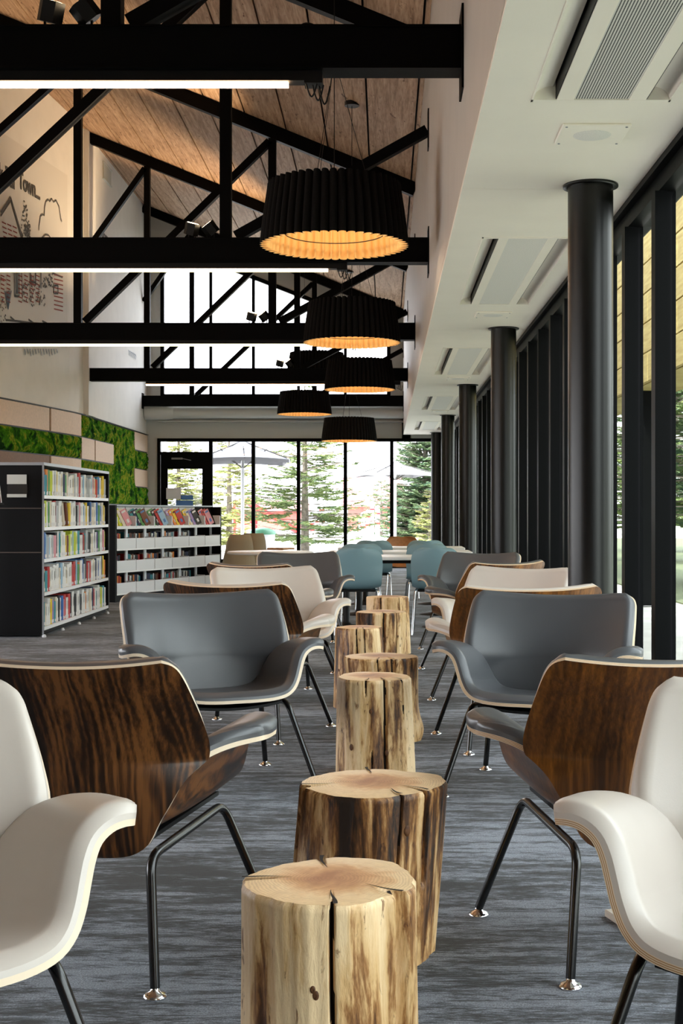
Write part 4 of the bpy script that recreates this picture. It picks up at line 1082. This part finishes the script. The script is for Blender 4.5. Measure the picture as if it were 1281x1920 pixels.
# ================================================================ OUTDOORS
struct('ground_outside', MB().box(-60, 60, YE + .3, 140, -.25, -.02).box(1.9, 60, -30, YE + .3, -.25, -.02).box(-60, -8.2, -30, YE + .3, -.25, -.02), 'paver')
tag(obj('lawn', MB().box(3.9, 40, -10, 60, -.019, -.001), 'lawn'), 'short green lawn outside the window wall', 'lawn', kind='stuff')
def spruce(label, x, y, h, rad, seed, mat, z0=.5, dens=1.0, group='spruce trees outside', droop=.25):
    t = thing('spruce_tree', label, 'tree', (x, y, 0), 0, group); rn = random.Random(seed)
    obj('trunk', MB().tube([(0, 0, 0), (0, 0, h * .5), (0, 0, h)], [.035 * h ** .8, .02 * h ** .8, .005], 8), 'bark', t)
    fb = MB(); tw = MB(); z = z0
    while z < h - .1:
        f = 1 - (z - z0) / (h - z0); L = rad * (f ** .8) + .1; nbr = max(4, int((6 + 3 * f) * dens))
        for k in range(nbr):
            a = rn.uniform(0, 2 * PI); ll = L * rn.uniform(.7, 1.08); dr = droop * rn.uniform(.3, 1.2)
            d = Vector((math.cos(a), math.sin(a), 0)); sd = Vector((-d.y, d.x, 0)); zz = z + rn.uniform(-.08, .08)
            def P(s): return Vector((0, 0, zz)) + d * ll * s + Vector((0, 0, -dr * ll * s + .25 * ll * s * s))
            tw.beam(P(0), P(1), .02, .02, 0, up=(0, 0, 1))
            n = max(5, int(ll * 11 * dens))
            for i in range(n):
                s = .18 + .82 * (i + rn.random()) / n; p = P(s); w = (.36 * (1.15 - s) + .07) * min(1, ll) * rn.uniform(.6, 1.2)
                for sg in (-1, 1):
                    dirv = (sd * sg + d * .9 + Vector((0, 0, rn.uniform(-.35, .25)))).normalized(); q = p + dirv * w
                    nn = (d - sd * sg * .5).normalized() * .022 + Vector((0, 0, rn.uniform(-.03, .03)))
                    fb.add([p - nn, q - nn * .2, q + nn * .2, p + nn], [(0, 1, 2, 3)])
                    m2 = p + dirv * w * .5
                    for e in (-1, 1):
                        q3 = m2 + (dirv + d * .8 * e + Vector((0, 0, rn.uniform(-.5, .3)))).normalized() * w * .45
                        fb.add([m2 - nn * .6, q3, m2 + nn * .6], [(0, 1, 2)])
        z += rn.uniform(.16, .24) / max(.7, dens) * (1 + .3 * f)
    for m_ in (tw, fb): m_.v = [(a, b, max(c, .06)) for a, b, c in m_.v]
    obj('branches', tw, 'bark', t); obj('needles', fb, mat, t)
def PX(px, Y): return (px - VX) / F * Y
spruce('tall spruce with open branches in the middle of the far window', PX(572, 37), 37, 5.0, 2.15, 1, 'needle', .5)
spruce('yellow green spruce behind the far door and left panes', PX(430, 41), 41, 4.4, 1.25, 2, 'needley', .3, 1.1)
spruce('leafy conifer seen through the glass of the far door', PX(335, 37), 37, 4.2, 1.1, 3, 'needley', .3, 1.3)
spruce('dense dark spruce at the right end of the far window', PX(798, 46), 46, 6.2, 1.6, 4, 'needled', .4, 1.7)
spruce('low yellowish conifer below the dense spruce on the right', PX(806, 41), 41, 1.9, .75, 5, 'needley', .1, 1.3)
spruce('distant green conifer behind the playground', PX(715, 66), 66, 2.9, 1.6, 6, 'needled', .1, 1.0)
for i, (x, y) in enumerate([(7.5, 13), (13.5, 26), (6.8, 32), (9, 6), (6.3, 22), (8.2, 40)]):
    spruce(['big spruce outside the window wall near the first pillar', 'spruce outside the window wall, farther along', 'spruce outside at the far end of the window wall', 'spruce on the lawn beside the nearest window panes', 'dark spruce behind the gap between the nearest window posts', 'dark spruce farthest off on the lawn'][i], x, y, 7 + i * .3, 2.3, 10 + i, 'needled' if i > 3 else 'needle', 1.0, 1.2, 'spruce trees on the lawn')
def parasol(label, px, py, Y, hw, drop, mat='canvas', n=4, rot=.3, polepx=None):
    g = F / Y; x, z = (px - VX) / g, CH + (VY - py) / g
    t = thing('parasol', label, 'umbrella', (x, Y, 0), rot, 'pale parasols outside'); b = MB()
    rim = []; K = 40
    for k in range(K):
        a = 2 * PI * k / K; m = 1 / max(abs(math.cos(a)), abs(math.sin(a))); m = min(m, 1.36)
        rim.append((hw * m * math.cos(a), hw * m * math.sin(a), z - .05 * (m - 1) / .36 + .03 * abs(math.sin(2 * a + 0)) * 0))
    rows = [[(p[0] * f, p[1] * f, p[2] + drop * (1 - f) ** 1.25) for p in rim] for f in (1, .8, .55, .3, .08, .001)]
    b.grid(rows, 0, False, True); b.grid([rim, [(p[0], p[1], p[2] - .09) for p in rim]], 0, False, True)
    obj('canopy', b, mat, t)
    obj('pole', MB().tube([(0, 0, 0), (0, 0, z + drop)], .045, 10), 'whiteplay', t)
    rb = MB()
    for k in range(8):
        a = k * PI / 4; e = Vector((hw * (1.3 if k % 2 else 1) * math.cos(a), hw * (1.3 if k % 2 else 1) * math.sin(a), z - .02)); rb.beam(e, Vector((0, 0, z + drop - .06)), .025, .025, 0, up=(0, 0, 1)); rb.beam(e * .55 + Vector((0, 0, (z + drop) * .45)), Vector((0, 0, z - .25)), .02, .02, 0, up=(0, 0, 1))
    obj('ribs', rb, 'inkgrey', t)
parasol('white square parasol standing in front of the dense spruce', 741, 886, 41, 1.0, .36, rot=.35)
parasol('large pale parasol whose underside shows in the left panes', 455, 860, 33.3, 1.12, .5, rot=.15)
def building(label, x0, x1, Y, h, rh):
    cx, hx = (x0 + x1) / 2, (x1 - x0) / 2; t = thing('red_building', label, 'building', (cx, Y, 0), 0, 'red buildings beyond the playground')
    obj('wall', MB().box(-hx, hx, 0, 8, 0, h), 'red', t)
    obj('roof', MB().add([(-hx - .4, -.5, h), (hx + .4, -.5, h), (hx + .4, 8.5, h), (-hx - .4, 8.5, h), (-hx - .4, 4, h + rh), (hx + .4, 4, h + rh)], [(0, 1, 5, 4), (2, 3, 4, 5), (0, 4, 3), (1, 2, 5), (0, 3, 2, 1)]), 'redroof', t)
    for k in range(int(hx * 2 / 2.5)):
        x = -hx + 1 + k * 2.5; f = obj('window', MB().box(x, x + .9, -.05, .02, .9, min(1.9, h - .3)), 'whiteplay', t); obj('pane', MB().box(x + .08, x + .82, -.07, -.05, .98, min(1.82, h - .38)), 'inkblue', f)
building('long red building with a sloping red roof beyond the playground', PX(652, 85), PX(745, 85), 85, 1.5, 2.0)
building('red building seen behind the spruce in the left panes', PX(440, 90), PX(560, 90), 90, 1.2, .8)
# playground
pg = thing('playground_frame', 'white playground posts with red rings and rails beyond the glass', 'playground', (0, 0, 0))
for px, top in [(585, 990), (597, 985), (604, 960), (698, 958), (690, 975), (681, 980), (708, 968), (745, 985), (760, 975), (676, 990), (732, 985)]:
    Y = 52 + (px % 7); g = F / Y; z = CH + (VY - top) / g + .3; x = (px - VX) / g
    p = obj('post', MB().tube([(x, Y, 0), (x, Y, z)], .09, 10).lathe([(.11, z), (.08, z + .1), (.001, z + .13)], (x, Y, 0), 10), 'whiteplay', pg)
    obj('ring', MB().lathe([(.12, -.04), (.12, .04)], (x, Y, z * .55), 10).lathe([(.12, -.03), (.12, .03)], (x, Y, z * .85), 10), 'redplay', p)
obj('net_rail', MB().tube([(PX(676, 53), 53, .9), (PX(760, 53), 53, .8)], .04, 6).tube([(PX(676, 53), 53, .5), (PX(760, 53), 53, .4)], .04, 6), 'whiteplay', pg)
t = thing('play_slide', 'red plastic slide and climber seen through the left panes', 'slide', (PX(505, 50), 50, 0))
obj('chute', MB().grid([[(-.8 + 1.9 * s, math.cos(a) * .3, .3 + 1.1 * (1 - s) + .25 * (1 - math.sin(-a))) for a in np.linspace(-PI, 0, 9)] for s in np.linspace(0, 1, 8)]), 'redplay', t)
obj('arch', MB().tube([(-.9 + .45 * math.cos(a) * 1, 0, 1.2 + .45 * math.sin(a)) for a in np.linspace(0, 2 * PI, 24)], .06, 8).tube([(-1.3, 0, 0), (-1.3, 0, 1.3)], .06, 8).tube([(-.5, 0, 0), (-.5, 0, 1.3)], .06, 8), 'redplay', t)
t = thing('play_bin', 'green topped white tub outside behind the beige armchair', 'tub', (PX(493, 33.8), 33.8, 0))
obj('tub', MB().lathe([(.27, 0), (.31, .62)], n=20), 'whiteplay', t); obj('lid', MB().lathe([(.33, .62), (.33, .70), (.16, .78), (.001, .79)], n=20), 'green', t)
# cedar clad canopy outside the window wall
cw = thing('cedar_canopy', 'yellowish cedar clad canopy outside the nearest window panes', 'canopy', (3.15, 9, 0))
for j in range(9):
    for k in range(7):
        obj('cedar_board', MB().bbox(-.02, .02, k * 2.3 + (j % 2) * .7, k * 2.3 + 2.28 + (j % 2) * .7, 2.75 + j * .36, 2.75 + j * .36 + .35, .006), 'siding', cw)
obj('canopy_core', MB().box(.02, .6, 0, 17, 2.74, 6.0), 'siding', cw)
for k in range(3): obj('post', MB().box(.1, .3, 1 + k * 7, 1.2 + k * 7, 0, 2.75), 'frame', cw)
bpy.context.view_layer.update()
